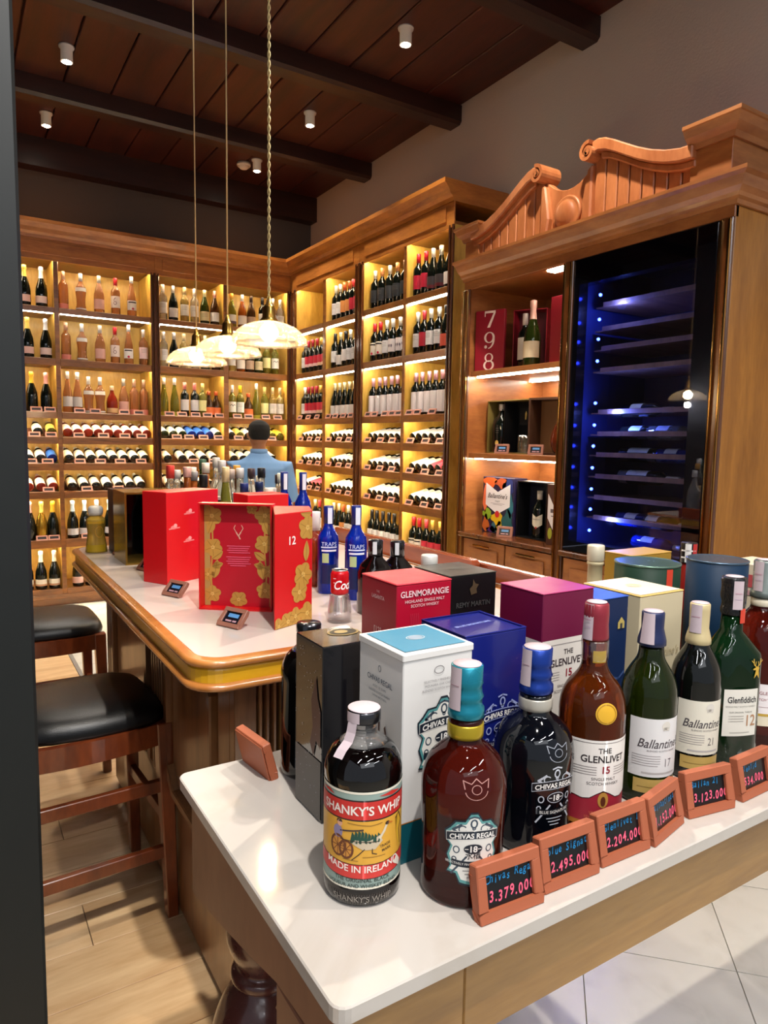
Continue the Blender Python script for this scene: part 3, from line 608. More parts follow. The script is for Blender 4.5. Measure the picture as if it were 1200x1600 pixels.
# crest
YC = 2.515; o_ = hut.location
def crest_fn(s): return lambda t, z, w: (w-o_.x, YC+s*t-o_.y, z)
up = [(.175, 2.787), (.21, 2.792), (.25, 2.782), (.30, 2.757), (.36, 2.722), (.43, 2.682), (.50, 2.648), (.57, 2.622), (.64, 2.606), (.70, 2.602)]
def upz(t):
    for (a, za), (b, zb) in zip(up[:-1], up[1:]):
        if t <= b: return za+(zb-za)*(max(t, a)-a)/(b-a)
    return up[-1][1]
for s in (1, -1):
    f = crest_fn(s)
    MB().prism(up+[(t, z-.055) for t, z in up[::-1]], 2.555, 2.66, f).build('scroll_band', CREST, hut, bevel=.006)
    MB().prism([(t, z-.052) for t, z in up[1:]]+[(t, z-.085) for t, z in up[::-1][:-1]], 2.58, 2.66, f).build('lower_band', CREST, hut, bevel=.006)
    # volute: a spiral strip
    sp = []; r0, r1_, cx, cz = .052, .012, .165, 2.742
    outer = [(cx+(r0-(r0-r1_)*k/30)*cos(pi*.42+k/30*3.1*pi), cz+(r0-(r0-r1_)*k/30)*sin(pi*.42+k/30*3.1*pi)) for k in range(31)]
    inner = [(cx+(r0-.017-(r0-.018-r1_+.012)*k/30)*cos(pi*.42+k/30*3.1*pi), cz+(r0-.017-(r0-.018-r1_+.012)*k/30)*sin(pi*.42+k/30*3.1*pi)) for k in range(31)]
    mb = MB()
    for k in range(30): mb.prism([outer[k], outer[k+1], inner[k+1], inner[k]], 2.535, 2.67, f)
    mb.prism([(cx+.014*cos(a*pi/5), cz+.014*sin(a*pi/5)) for a in range(10)], 2.535, 2.67, f)
    mb.prism([(cx+.036*cos(a*pi/8), cz+.036*sin(a*pi/8)) for a in range(16)], 2.60, 2.67, f)
    mb.build('volute', CREST, hut)
    w_ = .0665
    for i in range(8):
        a = .165+i*w_; b = a+w_-.006
        MB().prism([(a, 2.43), (b, 2.43), (b, upz(b)-.07), ((a+b)/2, upz((a+b)/2)-.07), (a, upz(a)-.07)], 2.60, 2.64, f).build('slat', CREST, hut, bevel=.004)
    MB().prism([(.12, 2.43), (.165, 2.43), (.165, 2.70), (.135, 2.68), (.118, 2.60), (.105, 2.52)], 2.575, 2.64, f).build('side_scroll', CREST, hut, bevel=.008)
dip = [(-.16+.32*k/16, 2.638+.055*((-.16+.32*k/16)/.13)**2) for k in range(17)]
MB().prism([(.17, 2.43), (-.17, 2.43)]+dip, 2.605, 2.65, crest_fn(1)).build('center_board', CREST, hut, bevel=.004)
P('backing_board', CREST, hut, (2.641, 2.66, YN+.1, YF-.1, 2.43, 2.56))
mb = MB().lathe([(.088, 0), (.088, .012), (.080, .018), (.074, .013), (.060, .030), (.035, .040), (0, .043)], 28, M=Matrix.Translation((2.605-o_.x, YC-o_.y, 2.517))@Matrix.Rotation(-pi/2, 4, 'Y'))
mb.build('medallion', CREST, hut)
P('end_block', HUTCH, hut, (2.585, 2.72, YF-.13, YF-.01, 2.43, 2.585)); P('end_block', HUTCH, hut, (2.585, 3.235, YN+.02, YN+.20, 2.43, 2.585))
bprof = [(0, 2.58), (.012, 2.58), (.02, 2.60), (.045, 2.62), (.06, 2.645), (.066, 2.648), (.066, 2.662), (0, 2.662)]
molding('block_cornice', HUTCH, hut, [(2.585, YN+.20), (2.585, YN+.02), (3.235, YN+.02)], bprof)
molding('block_cornice', HUTCH, hut, [(2.72, YF-.01), (2.585, YF-.01), (2.585, YF-.13), (2.72, YF-.13)], [(d_*.8, z-.03) for d_, z in bprof])
P('block_top', HUTCH, hut, (2.586, 3.235, YN+.02, YN+.20, 2.58, 2.661)); P('block_top', HUTCH, hut, (2.586, 2.72, YF-.13, YF-.01, 2.555, 2.631))

# wine cooler: built into the cabinet, a thing of its own
fr = thing('wine_cooler', 'tall black wine cooler with blue lights behind glass door', 'wine cooler', (2.6, 2.08, .872))
FB = mat('cooler_black', '#050507', .18, coat=.4); FI = mat('cooler_interior', '#141a3a', .4)
y0, y1, z0, z1 = YN+.062, YM0-.012, .875, 2.282
P('case', FI, fr, (3.14, 3.15, y0, y1, z0, z1), (2.66, 3.14, y0, y0+.01, z0, z1), (2.66, 3.14, y1-.01, y1, z0, z1), (2.66, 3.14, y0+.01, y1-.01, z0, z0+.01), (2.66, 3.14, y0+.01, y1-.01, z1-.01, z1), bevel=0)
P('door_frame', FB, fr, (2.592, 2.65, y0, y0+.085, z0, z1), (2.592, 2.65, y1-.035, y1, z0, z1), (2.592, 2.65, y0+.085, y1-.035, z0, z0+.05), (2.592, 2.65, y0+.085, y1-.035, z1-.12, z1), bevel=0)
P('glass_pane', thin_glass('cooler_glass', (.8, .85, 1), .06, tint=.92), fr, (2.588, 2.5915, y0+.002, y1-.002, z0+.002, z1-.002), bevel=0)
RK = wood('cooler_rack_wood', '#6e4a34', '#9a6f50', (1, 6, 1), .5, .1)
BL = mat('blue_led', '#2040ff', .4, emit='#2a3cff', es=45)
for i, z in enumerate((2.115, 2.0, 1.907, 1.803, 1.602, 1.496, 1.394, 1.288, 1.184, 1.084, .979)):
    MB().lathe([(0, -.008), (.006, -.005), (.008, 0), (.006, .005), (0, .008)], 10).build('blue_led', BL, fr, (2.668-2.6, 2.345-2.08, z-.872))
    if i < 10: P('rack', RK, fr, (2.70, 2.72, y0+.04, y1-.09, z-.052, z-.030), (2.72, 3.12, y0+.04, y1-.03, z-.050, z-.044), bevel=0)
for z in (2.05, 1.55, 1.03):
    l_ = bpy.data.lights.new('cooler_light', 'POINT'); l_.energy = 7; l_.color = (.12, .2, 1); l_.shadow_soft_size = .02
    lo = bpy.data.objects.new('cooler_light', l_); lo.location = (2.69, 2.24, z); COL.objects.link(lo)
for n, (y, z, gl) in enumerate(((1.95, 1.465, 'clear'), (2.22, 1.465, 'dark'), (2.05, 1.362, 'dark'), (1.90, 1.362, 'blue'), (2.2, 1.362, 'dark'), (2.25, 1.256, 'clear'), (2.05, 1.256, 'dark'), (2.22, 1.05, 'blue'), (1.98, 1.05, 'dark'), (2.2, 1.57, 'dark'), (2.0, .948, 'blue'))):
    wine('lying_wine_bottle', 'bottle lying across a wooden rack in the wine cooler, %s from the top' % ORD[min(n, 13)], 'bottle', 'bottles in the wine cooler', (2.765, y+.15 if y+.15 < 2.25 else 2.25, z-.006+.0), (-pi/2, 0, pi), 'bordeaux', gl, '#d6cfc4', ('#cfd4e0', .06, .13), 'lines', .9)

# things in the niches
def box_thing(name, label, cat, x0, x1, y0, y1, z0, z1, m, lid=None, lidh=.012, grp=None, rz=0, bev=.0015):
    t = thing(name, label, cat, ((x0+x1)/2, (y0+y1)/2, z0), rz, grp); w, d_, h = (x1-x0)/2, (y1-y0)/2, z1-z0
    if lid:
        MB().box(-w, w, -d_, d_, 0, h-lidh).build('box_body', m, t, bevel=bev); MB().box(-w-.0008, w+.0008, -d_-.0008, d_+.0008, h-lidh, h).build('lid', lid, t, bevel=bev)
    else: MB().box(-w, w, -d_, d_, 0, h).build('box_body', m, t, bevel=bev)
    return t, w, d_, h
def front(t, w, d_, z=0): return plane((0, -d_-.0008, z), (1, 0, 0), (0, 0, 1))
def left(t, w, d_, z=0): return plane((-w-.0008, 0, z), (0, -1, 0), (0, 0, 1))
def top(t, h): return plane((0, 0, h+.0002), (1, 0, 0), (0, 1, 0))
def tray(t, name, m, mi, w, h, d_, th, loc=(0, 0, 0), rz=0):
    """open box facing local -Y"""
    a = MB().box(-w/2, w/2, d_-th, d_, 0, h, 1).box(-w/2, -w/2+th, 0, d_-th, 0, h).box(w/2-th, w/2, 0, d_-th, 0, h).box(-w/2+th, w/2-th, 0, d_-th, 0, th).box(-w/2+th, w/2-th, 0, d_-th, h-th, h)
    return a.build(name, [m, mi], t, loc, rz)
def digits798(a, cx, zc, s, c):
    z = zc+1.15*s; a.rect(cx-.34*s, cx+.34*s, z+.33*s, z+.45*s, c, 2); a.rect(cx-.34*s, cx-.28*s, z+.15*s, z+.45*s, c, 2)
    a.poly([(cx+.34*s, z+.36*s), (cx+.34*s, z+.33*s), (cx+.02*s, z-.45*s), (cx-.16*s, z-.45*s), (cx+.22*s, z+.33*s)], c, 2)
    z = zc; a.ring(cx, z+.16*s, .33*s, .30*s, .13*s, c, 2, w2=.05*s); a.ring(cx-.06*s, z+.05*s, .39*s, .50*s, .12*s, c, 2, 14, -pi/2, .15, w2=.05*s); a.ell(cx-.22*s, z-.34*s, .09*s, .09*s, c, 2, 10)
    z = zc-1.15*s; a.ring(cx, z+.22*s, .27*s, .24*s, .10*s, c, 2, w2=.045*s); a.ring(cx, z-.20*s, .34*s, .27*s, .13*s, c, 2, w2=.05*s)
zt = 1.821
DR = mat('crimson_box', '#8c0f24', .45); DRI = mat('crimson_box_inside', '#5c0a1a', .5)
t = thing('gift_box', 'open crimson gift box numbered 798 on the cabinet upper shelf', 'box', (2.80, 3.06, zt))
MB().box(-.012, .012, -.095, .095, 0, .345).build('box_door', DR, t, (-.11, .105, 0), .35, bevel=.002)
digits798(a := Art(), 0, .172, .105, '#e9cfc4'); a.build('number', t, lambda u, v, l: Matrix.Rotation(.35, 3, 'Z')@Vector((-.0125-l*.0004, -u, v))+Vector((-.11, .105, 0)))
tray(t, 'box_tray', DR, DRI, .20, .345, .10, .006, (.04, -.06, 0), -pi/2+.5)
wine('wine_bottle', 'dark wine bottle with pale label inside the 798 box', 'bottle', None, (2.79, 2.985, zt), (0, 0, -1.1), 'bordeaux', 'dark', '#c9bcb4', ('#d8d2ca', .05, .17), None, 1.03)
t = wine('champagne_bottle', 'champagne bottle with pink neck foil beside the 798 box', 'bottle', None, (2.715, 2.845, zt), (0, 0, -1.1), 'champagne', 'green', '#d5a596', ('#cdbb9a', .04, .12), None, 1.06, 1.1)
t = box_thing('gift_box', 'closed crimson gift box on upper cabinet shelf beside the wine cooler', 'box', 2.70, 2.80, 2.52, 2.70, zt, zt+.345, DR)[0]
wine('wine_bottle', 'pale bottle at the right end of the upper cabinet shelf', 'bottle', None, (2.672, 2.545, zt), (0, 0, -1.1), 'bordeaux', 'dark', '#b89a8a', ('#cdbfb4', .05, .17), None, .85)
zt = 1.341
OL = mat('olive_box', '#6b5a2a', .5); BX = mat('black_box', '#0b0b0d', .3)
t = thing('gift_set_box', 'open black gift set box with bottle and glasses, middle cabinet shelf', 'box', (2.85, 3.06, zt)); w, d_, h = .06, .17, .30
tray(t, 'box_tray', OL, BX, .36, .31, .12, .006, (-.10, 0, 0), -pi/2)
P('box_divider', BX, t, (2.76, 2.86, 3.10, 3.104, zt+.006, zt+.30), bevel=0)
Art().rect(-.05, .05, .17, .27, '#1b1b1e', 1).poly([(-.004, .20), (.006, .20), (.012, .235), (.004, .25), (-.004, .235)], '#c9b06a', 2).build('printed_card', t, plane((.012, .06-.09, 0), (0, -1, 0), (0, 0, 1)))
t = wine('whisky_bottle', 'square black whisky bottle in the open gift set box', 'bottle', None, (2.80, 3.17, zt+.0065), (0, 0, -1.3), 'square', 'dark', '#c9c4bc', ('#15120e', .03, .15), 'lines', 1.0, 1.08)
Art().line([(-.03, .075), (.03, .10)], .004, '#c8a85a', 3).line([(-.03, .09), (.03, .115)], .004, '#c8a85a', 3).line([(-.03, .105), (.03, .13)], .004, '#c8a85a', 3).ell(0, .05, .012, .016, '#c9a85a', 3, 10).build('slanted_bands', t, cyl(.044, -pi/2, 0))
GLS = thin_glass('tumbler_glass', (1, 1, 1), .12)
for n, (x_, y_) in enumerate(((2.82, 3.00), (2.79, 2.94))):
    t = thing('drinking_glass', '%s whisky glass in the black gift set box' % ('left', 'right')[n], 'glass', (x_, y_, zt+.0065))
    MB().lathe([(0, 0), (.027, 0), (.032, .01), (.035, .10), (.033, .10), (.030, .012), (0, .010)], 20).build('bowl', GLS, t)
BR = mat('brown_box', '#3c2417', .45)
t = thing('gift_box', 'open brown gift box with round bottle beside the wine cooler', 'box', (2.75, 2.72, zt)); tray(t, 'box_tray', BR, mat('brown_box_inside', '#6e4a2a', .5), .26, .31, .11, .012, (-.02, 0, 0), -pi/2+.15)
t = thing('cognac_bottle', 'round amber bottle with fluted base in the brown box', 'bottle', (2.765, 2.66, zt+.0125))
MB().lathe(smoothp([(0, 0), (.03, 0), (.045, .03), (.05, .07), (.036, .13), (.016, .17), (.014, .19)], 3)+[(0, .19)], 20, flute=.04, nf=12).build('glass_body', mat('cognac_glass', '#5a2410', .06, trans=.2), t)
MB().lathe([(0, .188), (.017, .188), (.018, .225), (0, .227)], 14).build('stopper', mat('stopper_tan', '#b98a58', .4), t)
zt = .872
t, w, d_, h = box_thing('gift_box', 'colourful gift box with white whisky shield on cabinet ledge', 'box', 2.70, 2.80, 2.93, 3.20, zt, zt+.33, mat('painted_box', '#231c3c', .4))
a = Art(); rr = random.Random(3)
for cx, cy, rx, ry, c in ((-.07, .30, .06, .035, '#d9602a'), (.03, .30, .05, .03, '#b9522c'), (.09, .28, .045, .05, '#22306e'), (-.11, .20, .025, .07, '#e8744a'), (-.09, .11, .045, .03, '#8fae2e'), (.0, .09, .05, .04, '#e2b81e'),
                          (-.10, .05, .03, .05, '#c9682e'), (.09, .08, .045, .06, '#1f5a5e'), (.02, .035, .035, .035, '#b9a02c'), (-.03, .03, .03, .03, '#3c6a78'), (.06, .02, .05, .02, '#7a3c2c'), (.11, .17, .025, .06, '#2a6e7c'), (-.05, .02, .04, .02, '#522c6a')):
    pts = [(cx+rx*(1+.25*sin(3*q+rx*99))*cos(q), cy+ry*(1+.25*cos(4*q))*sin(q)) for q in [2*pi*k/18 for k in range(18)]]
    a.poly([(max(-.133, min(.133, u)), max(.003, min(.327, v))) for u, v in pts], c, 1)
a.poly([(-.105, .295), (0, .245), (.105, .295), (.105, .165), (0, .115), (-.105, .165)], '#e6e0e2', 2)
a.text("Ballantine's", .0, .222, .040, '#2a2228', 3, .01, .95, .35).text('FINEST', 0, .19, .014, '#5a5058', 3).rect(-.06, .06, .176, .178, '#8a8088', 3).rect(-.04, .04, .169, .171, '#8a8088', 3).ell(0, .115, .020, .020, '#c9242c', 4)
a.build('front_print', t, left(t, w, d_))
t = thing('gift_box', 'open black gift box holding a shield-labelled bottle on the ledge', 'box', (2.75, 2.80, zt)); tray(t, 'box_tray', BX, mat('navy_inside', '#0c1226', .45), .23, .32, .10, .006, (-.04, -.00, 0), -pi/2)
t = thing('whisky_bottle', 'dark bottle with white shield label in the open black box', 'bottle', (2.775, 2.80, zt+.0065))
MB().lathe([(0, 0), (.036, 0), (.038, .005), (.038, .15), (.034, .17), (.017, .20), (.0145, .215), (0, .216)], 20).build('glass_body', GL['dark'], t)
MB().lathe([(0, .214), (.016, .214), (.0165, .262), (0, .263)], 14).build('cap', mat('cap_ivory', '#ddd6cc', .4), t)
Art().poly([(-.034, .135), (0, .118), (.034, .135), (.034, .075), (0, .055), (-.034, .075)], '#ded6c2', 1).text("Ballantine's", 0, .105, .011, '#2a2228', 2, 0, .9, .3).ell(0, .058, .006, .006, '#a02a2a', 2, 10).build('label', t, cyl(.038, pi+.35, 0), .008)
t, w, d_, h = box_thing('gift_box', 'slim printed gift box at the right end of the ledge', 'box', 2.66, 2.74, 2.535, 2.63, zt, zt+.32, mat('painted_box_brown', '#4a2c22', .4))
Art().poly([(-.04, .27), (0, .21), (.04, .27), (.04, .14), (0, .08), (-.04, .14)], '#e4dede', 1).rect(-.02, .02, .17, .19, '#5a5058', 2).rect(-.015, .015, .15, .155, '#5a5058', 2).ell(-.02, .06, .015, .03, '#a8b03a', 1).ell(.02, .05, .015, .03, '#3a6a6e', 1).build('front_print', t, left(t, w, d_))
def small_tag(label, p, rz, lean=-35, grp=None, stand=True, s=1.0):
    t = thing('price_tag', label, 'price tag', p, 0, grp); t.rotation_euler = (radians(lean), 0, rz); t.scale = (s, s, s)
    link('frame', SF2, t); link('card', SC2, t); link('screen_text', ST2, t)
    if stand: link('easel', SE2, t)
    return t
SF2 = frame_mesh(.082, .058, .012, .012, mat('tag_frame_brown', '#8e5d4c', .5), bev=.0015); SC2 = MB().box(-.030, .030, .004, .008, .011, .047).mesh('card', mat('tag_screen', '#14121c', .3, coat=.4))
ob = Art().rect(-.018, .020, .030, .041, '#5a8fc4', 1).rect(-.020, .002, .017, .022, '#b98f98', 1).rect(.006, .020, .017, .022, '#b98f98', 1).build('t', None, lambda u, v, l: (u, .0036, v)); ST2 = ob.data; bpy.data.objects.remove(ob)
SE2 = MB().prism([(.012, .0), (.055, .0), (.052, .006), (.012, .040)], -.012, .012, lambda u, v, w: (w, u, v)).mesh('easel', mat('tag_easel', '#7e5040', .5))
small_tag('small framed price tag beside the black bottle on the cabinet ledge', (2.625, 2.92, zt), -pi/2+.5, -15, s=1.1, stand=False)
small_tag('small framed price tag before the black gift set box', (2.655, 3.00, 1.341), -pi/2+.5, -15, stand=False)
small_tag('small framed price tag before the open brown gift box', (2.655, 2.73, 1.341), -pi/2+.5, -15, stand=False)

# ------------------------------------------------------------------ long bar
bar = thing('bar_counter', 'long wooden bar counter with white marble top and gilded rounded edge', 'bar counter', (.88, 2.05, 0))
BX0, BX1, BY0, BY1, BZ = .375, 1.385, 1.272, 2.905, .97
o_ = bar.location
path = rrect(BX0, BX1, BY0, BY1, .075)
MB().prism([(u-o_.x, v-o_.y) for u, v in rrect(BX0+.022, BX1-.022, BY0+.022, BY1-.022, .06)], BZ-.02, BZ, XYZ).build('marble_top', STONE2, bar)
def arcp(cx, cz, r, a0, a1, n=6): return [(cx+r*cos(a0+(a1-a0)*k/n), cz+r*sin(a0+(a1-a0)*k/n)) for k in range(n+1)]
molding('top_bead', BEADW, bar, path, [(-.026, BZ-.018), (-.026, BZ-.0005), (-.020, BZ+.001), (-.012, BZ-.002)]+arcp(-.008, BZ-.0095, .008, pi/2, -pi/2)+[(-.014, BZ-.018)], True, True)
molding('gilded_band', YELW, bar, path, [(-.06, BZ-.019), (-.012, BZ-.019), (-.010, BZ-.024), (-.010, BZ-.050), (-.06, BZ-.050)], True)
molding('lower_bead', BEADW, bar, path, [(-.06, BZ-.049), (-.010, BZ-.049)]+arcp(-.006, BZ-.0575, .0075, pi/2, -pi/2)+[(-.022, BZ-.066), (-.026, BZ-.072), (-.06, BZ-.072)], True, True)
fx0, fx1, fy0, fy1 = .50, 1.36, 1.40, 2.86
P('carcass', BARW, bar, (fx0+.02, fx1, fy0+.02, fy1, .02, BZ-.02)); P('plinth', BARW, bar, (fx0+.10, fx1, fy0+.10, fy1, .0, .12), (fx0+.075, fx1, fy0+.06, fy1, .02, .10))
P('lower_band', BARW, bar, (fx0+.03, fx1, fy0+.03, fy1, .12, .34), (fx0+.010, fx1, fy0+.010, fy1, .34, .37), bevel=.006)
P('top_rail', BARW, bar, (fx0, fx1, fy0, fy1, .872, .905))
# left face (towards -X): pilasters, fluted strips and raised panels
def xl(y, z, w): return (w-o_.x, y-o_.y, z)
def octo(y0, y1, z0, z1, c): return [(y0+c, z0), (y1-c, z0), (y1, z0+c), (y1, z1-c), (y1-c, z1), (y0+c, z1), (y0, z1-c), (y0, z0+c)]
pil = [(fy0+.031, fy0+.11), (1.98, 2.14), (fy1-.10, fy1)]
for a, b in pil: P('pilaster', BARW, bar, (fx0, fx0+.03, a, b, .36, .872))
P('pilaster', BARW, bar, (fx0, fx0+.03, 2.74, 2.76, .36, .872))
for i in range(5): P('flute_strip', BARW, bar, (fx0-.006, fx0, 2.00+i*.027, 2.013+i*.027, .38, .85), bevel=.003)
for i in range(3): P('flute_strip', BARW, bar, (fx0-.006, fx0, fy1-.09+i*.027, fy1-.077+i*.027, .38, .85), bevel=.003)
for a, b in ((fy0+.12, 1.97), (2.15, 2.74)):
    q1, q2 = octo(a+.015, b-.015, .39, .86, .06), octo(a+.04, b-.04, .415, .835, .055)
    mb = MB()
    for k in range(8):
        mb.prism([q1[k], q1[(k+1) % 8], q2[(k+1) % 8], q2[k]], fx0-.012, fx0+.02, xl)
    mb.build('panel_frame', BARW, bar, bevel=.004)
    MB().prism(octo(a+.045, b-.045, .42, .83, .055), fx0+.006, fx0+.03, xl).build('raised_panel', BARW, bar, bevel=.006)
    for cz in (.86, .39):
        for cy, s in ((a+.012, 1), (b-.012, -1)):
            MB().prism([(cy, cz), (cy+s*.05, cz), (cy, cz+(-.05 if cz > .6 else .05))], fx0-.004, fx0+.02, xl).build('corner_wedge', BARW, bar)
# front face (towards -Y)
P('corner_board', BARW, bar, (fx0, fx0+.052, fy0, fy0+.03, .12, .872))
for i, x_ in enumerate((.556, .573, .590)): P('flute_strip', BARW, bar, (x_, x_+.008, fy0-.004, fy0+.02, .14, .872), bevel=.002)
P('front_board', BARF, bar, (.61, fx1, fy0+.016, fy0+.03, .12, .872))
x_ = .605
for i in range(30):
    if x_ > fx1-.02: break
    P('front_slat', BARF, bar, (x_, x_+.013, fy0-.006, fy0+.017, .14, .845 if i > 1 else .872), bevel=.003); x_ += .0265
MB().prism([(.62, .872), (.66, .835), (1.3, .835), (1.34, .872), (1.34, .90), (.62, .90)], fy0-.03, fy0-.006, lambda u, v, w: (u-o_.x, w-o_.y, v)).build('apron_block', BARF, bar, bevel=.003)
rl = tag(MB().prism([(1.68, 0), (2.62, 0), (2.62, .065)]+[(1.70+.0-.02*cos(q*pi/12), .045+.02*sin(q*pi/12)) for q in range(6, -1, -1)], 0, .03, lambda u, v, w: (w, u, v)).build('bar_rail', RAILW, None, (1.388, 0, .965), bevel=.004), 'reddish wooden back rail rising along the far side of the bar', 'rail')
rl2 = tag(MB().box(0, .03, 1.28, 1.95, 0, .055).build('bar_rail', RAILW, None, (1.42, 0, .965), bevel=.004), 'lower reddish wooden rail behind the black cognac box', 'rail')

# ------------------------------------------------------------------ bar stools
def make_stool(label, loc, rz):
    t = thing('bar_stool', label, 'stool', loc, rz, 'bar stools along the counter')
    def seat(u, v, w): return (u, v, w)
    n = 36; rings = []
    def outline(k, inset):
        a = 2*pi*k/n; c, s_ = cos(a), sin(a); e = .42
        x_ = .215*(abs(c)**e)*(1 if c > 0 else -1); y_ = .205*(abs(s_)**e)*(1 if s_ > 0 else -1)
        if x_ < 0: y_ *= 1+.28*x_/.215*abs(x_/.215)
        r_ = 1-inset/.21; return x_*r_, y_*r_
    mb = MB(); lv = [(.0, .0), (-.002, .012), (.004, .03), (.018, .046), (.045, .057), (.10, .064), (.16, .066), (.209, .066)]
    vs = []
    for ins, z in lv:
        for k in range(n): x_, y_ = outline(k, ins); vs.append((x_, y_, .592+z))
    fs = [(i*n+k, i*n+(k+1) % n, (i+1)*n+(k+1) % n, (i+1)*n+k) for i in range(len(lv)-1) for k in range(n)]+[tuple(range(n-1, -1, -1)), tuple((len(lv)-1)*n+k for k in range(n))]
    mb.add(vs, fs, 0, True); mb.build('seat_pad', LEATHER, t)
    for sy, nm in ((-1, 'seat_rail'), (1, 'seat_rail')):
        mb = MB(); N = 12; pts = [(-.21+.40*k/N, sy*(.188+.022*sin(pi*min(1, k/N)))) for k in range(N+1)]
        for (xa, ya), (xb, yb) in zip(pts[:-1], pts[1:]):
            mb.add([(xa, ya-.011, .530), (xb, yb-.011, .530), (xb, yb+.011, .530), (xa, ya+.011, .530), (xa, ya-.011, .592), (xb, yb-.011, .592), (xb, yb+.011, .592), (xa, ya+.011, .592)], [(3, 2, 1, 0), (4, 5, 6, 7), (0, 1, 5, 4), (2, 3, 7, 6), (0, 4, 7, 3), (1, 2, 6, 5)])
        mb.build('seat_rail', STOOLW, t)
    MB().box(.175, .20, -.175, .175, .535, .592).build('seat_rail', STOOLW, t, bevel=.003); MB().box(-.20, -.18, -.16, .16, .535, .592).build('seat_rail', STOOLW, t, bevel=.003)
    for sx in (1, -1):
        for sy in (-1, 1):
            mb = MB(); x0, y0_ = sx*.190, sy*.185; x1, y1_ = sx*.205, sy*.195; a, b = .022, .016
            vs = [(x0+dx*a, y0_+dy*a, .594) for dx, dy in ((-1, -1), (1, -1), (1, 1), (-1, 1))]; vs = [(x1+dx*b, y1_+dy*b, 0) for dx, dy in ((-1, -1), (1, -1), (1, 1), (-1, 1))]+vs
            mb.add(vs, [(3, 2, 1, 0), (4, 5, 6, 7), (0, 1, 5, 4), (1, 2, 6, 5), (2, 3, 7, 6), (3, 0, 4, 7)]); mb.build('leg', STOOLW, t, bevel=.003)
    for y_, z in ((-.192, .205), (.192, .205), (-.190, .405)): MB().box(-.185, .185, y_-.010, y_+.010, z-.018, z+.018).build('stretcher', STOOLW, t, bevel=.002)
    for x_ in (.198, -.198): MB().box(x_-.010, x_+.010, -.175, .175, .28, .315).build('stretcher', STOOLW, t, bevel=.002)
    # low curved back at the room side
    mb = MB(); N = 8
    for k in range(N):
        ya, yb = -.17+.34*k/N, -.17+.34*(k+1)/N; xa, xb = -.235-.03*(1-(ya/.17)**2), -.235-.03*(1-(yb/.17)**2)
        mb.add([(xa-.01, ya, .80), (xb-.01, yb, .80), (xb+.01, yb, .80), (xa+.01, ya, .80), (xa-.015, ya, .90), (xb-.015, yb, .90), (xb+.006, yb, .90), (xa+.006, ya, .90)], [(3, 2, 1, 0), (4, 5, 6, 7), (0, 1, 5, 4), (2, 3, 7, 6), (0, 4, 7, 3), (1, 2, 6, 5)])
    mb.build('back_rest', STOOLW, t)
    for sy in (-1, 1): MB().tube([(-.205, sy*.165, .575), (-.225, sy*.165, .70), (-.245, sy*.165, .86)], [.016, .014, .011], 8).build('back_post', STOOLW, t)
    return t
st = make_stool('black leather bar stool with wooden frame nearest the camera', (.285, 2.125, 0), radians(3))
dup(st, (.300, 3.165, 0), radians(0), 'black leather bar stool at the far end of the counter')

# ------------------------------------------------------------------ pendant lamps
PG = thin_glass('ribbed_shade_glass', (1, .97, .9), .16, .08, .95, glow=.08)
BRASS = mat('lamp_brass', '#c9a050', .25, 1)
BULB = mat('bulb', '#ffffff', .4, emit='#ffe2b4', es=130)
CORD = mat('pale_cord', '#b79a6a', .6); CHAINM = mat('twisted_cord', '#d3bd84', .45, .3)
for n, (y, z, lab) in enumerate(((2.17, 1.712, 'scalloped glass pendant lamp on a twisted cord, nearest and rightmost'), (2.57, 1.712, 'scalloped glass pendant lamp in the middle of the three'), (2.96, 1.712, 'scalloped glass pendant lamp farthest and leftmost of three'))):
    t = thing('pendant_lamp', lab, 'pendant lamp', (.900, y, z), 0, 'pendant lamps over the bar'); k = 1
    prof = [(.121, 0), (.119, .014), (.108, .032), (.088, .050), (.062, .062), (.036, .069), (.026, .072)]
    prof2 = [(r-.003, zz-.001) for r, zz in prof[::-1]]
    MB().lathe(prof+prof2, 120, flute=.05, nf=20).build('lamp_shade', PG, t)
    mb = MB().lathe([(0, .068), (.030, .068), (.032, .074), (.022, .084), (.020, .115), (.016, .122), (.010, .128), (.006, .150), (0, .151)], 20); mb.build('socket', BRASS, t)
    MB().lathe([(0, .008), (.018, .012), (.030, .028), (.030, .044), (.018, .060), (.012, .068), (0, .069)], 20).build('bulb', BULB, t)
    if n == 0:
        for ph in (0, pi):
            N = 360; MB().tube([(.0032*cos(i*.62+ph), .0032*sin(i*.62+ph), .150+(3.83-z-.150)*i/N) for i in range(N+1)], .0024, 5).build('cord', CHAINM, t)
    else: MB().tube([(0, 0, .150), (0, 0, 3.83-z)], .0028, 6).build('cord', CORD, t)
    l_ = bpy.data.lights.new('pendant_glow', 'POINT'); l_.energy = 4; l_.color = (1, .78, .5); l_.shadow_soft_size = .02
    lo = bpy.data.objects.new('pendant_glow', l_); lo.location = (.9, y, z-.03); COL.objects.link(lo)

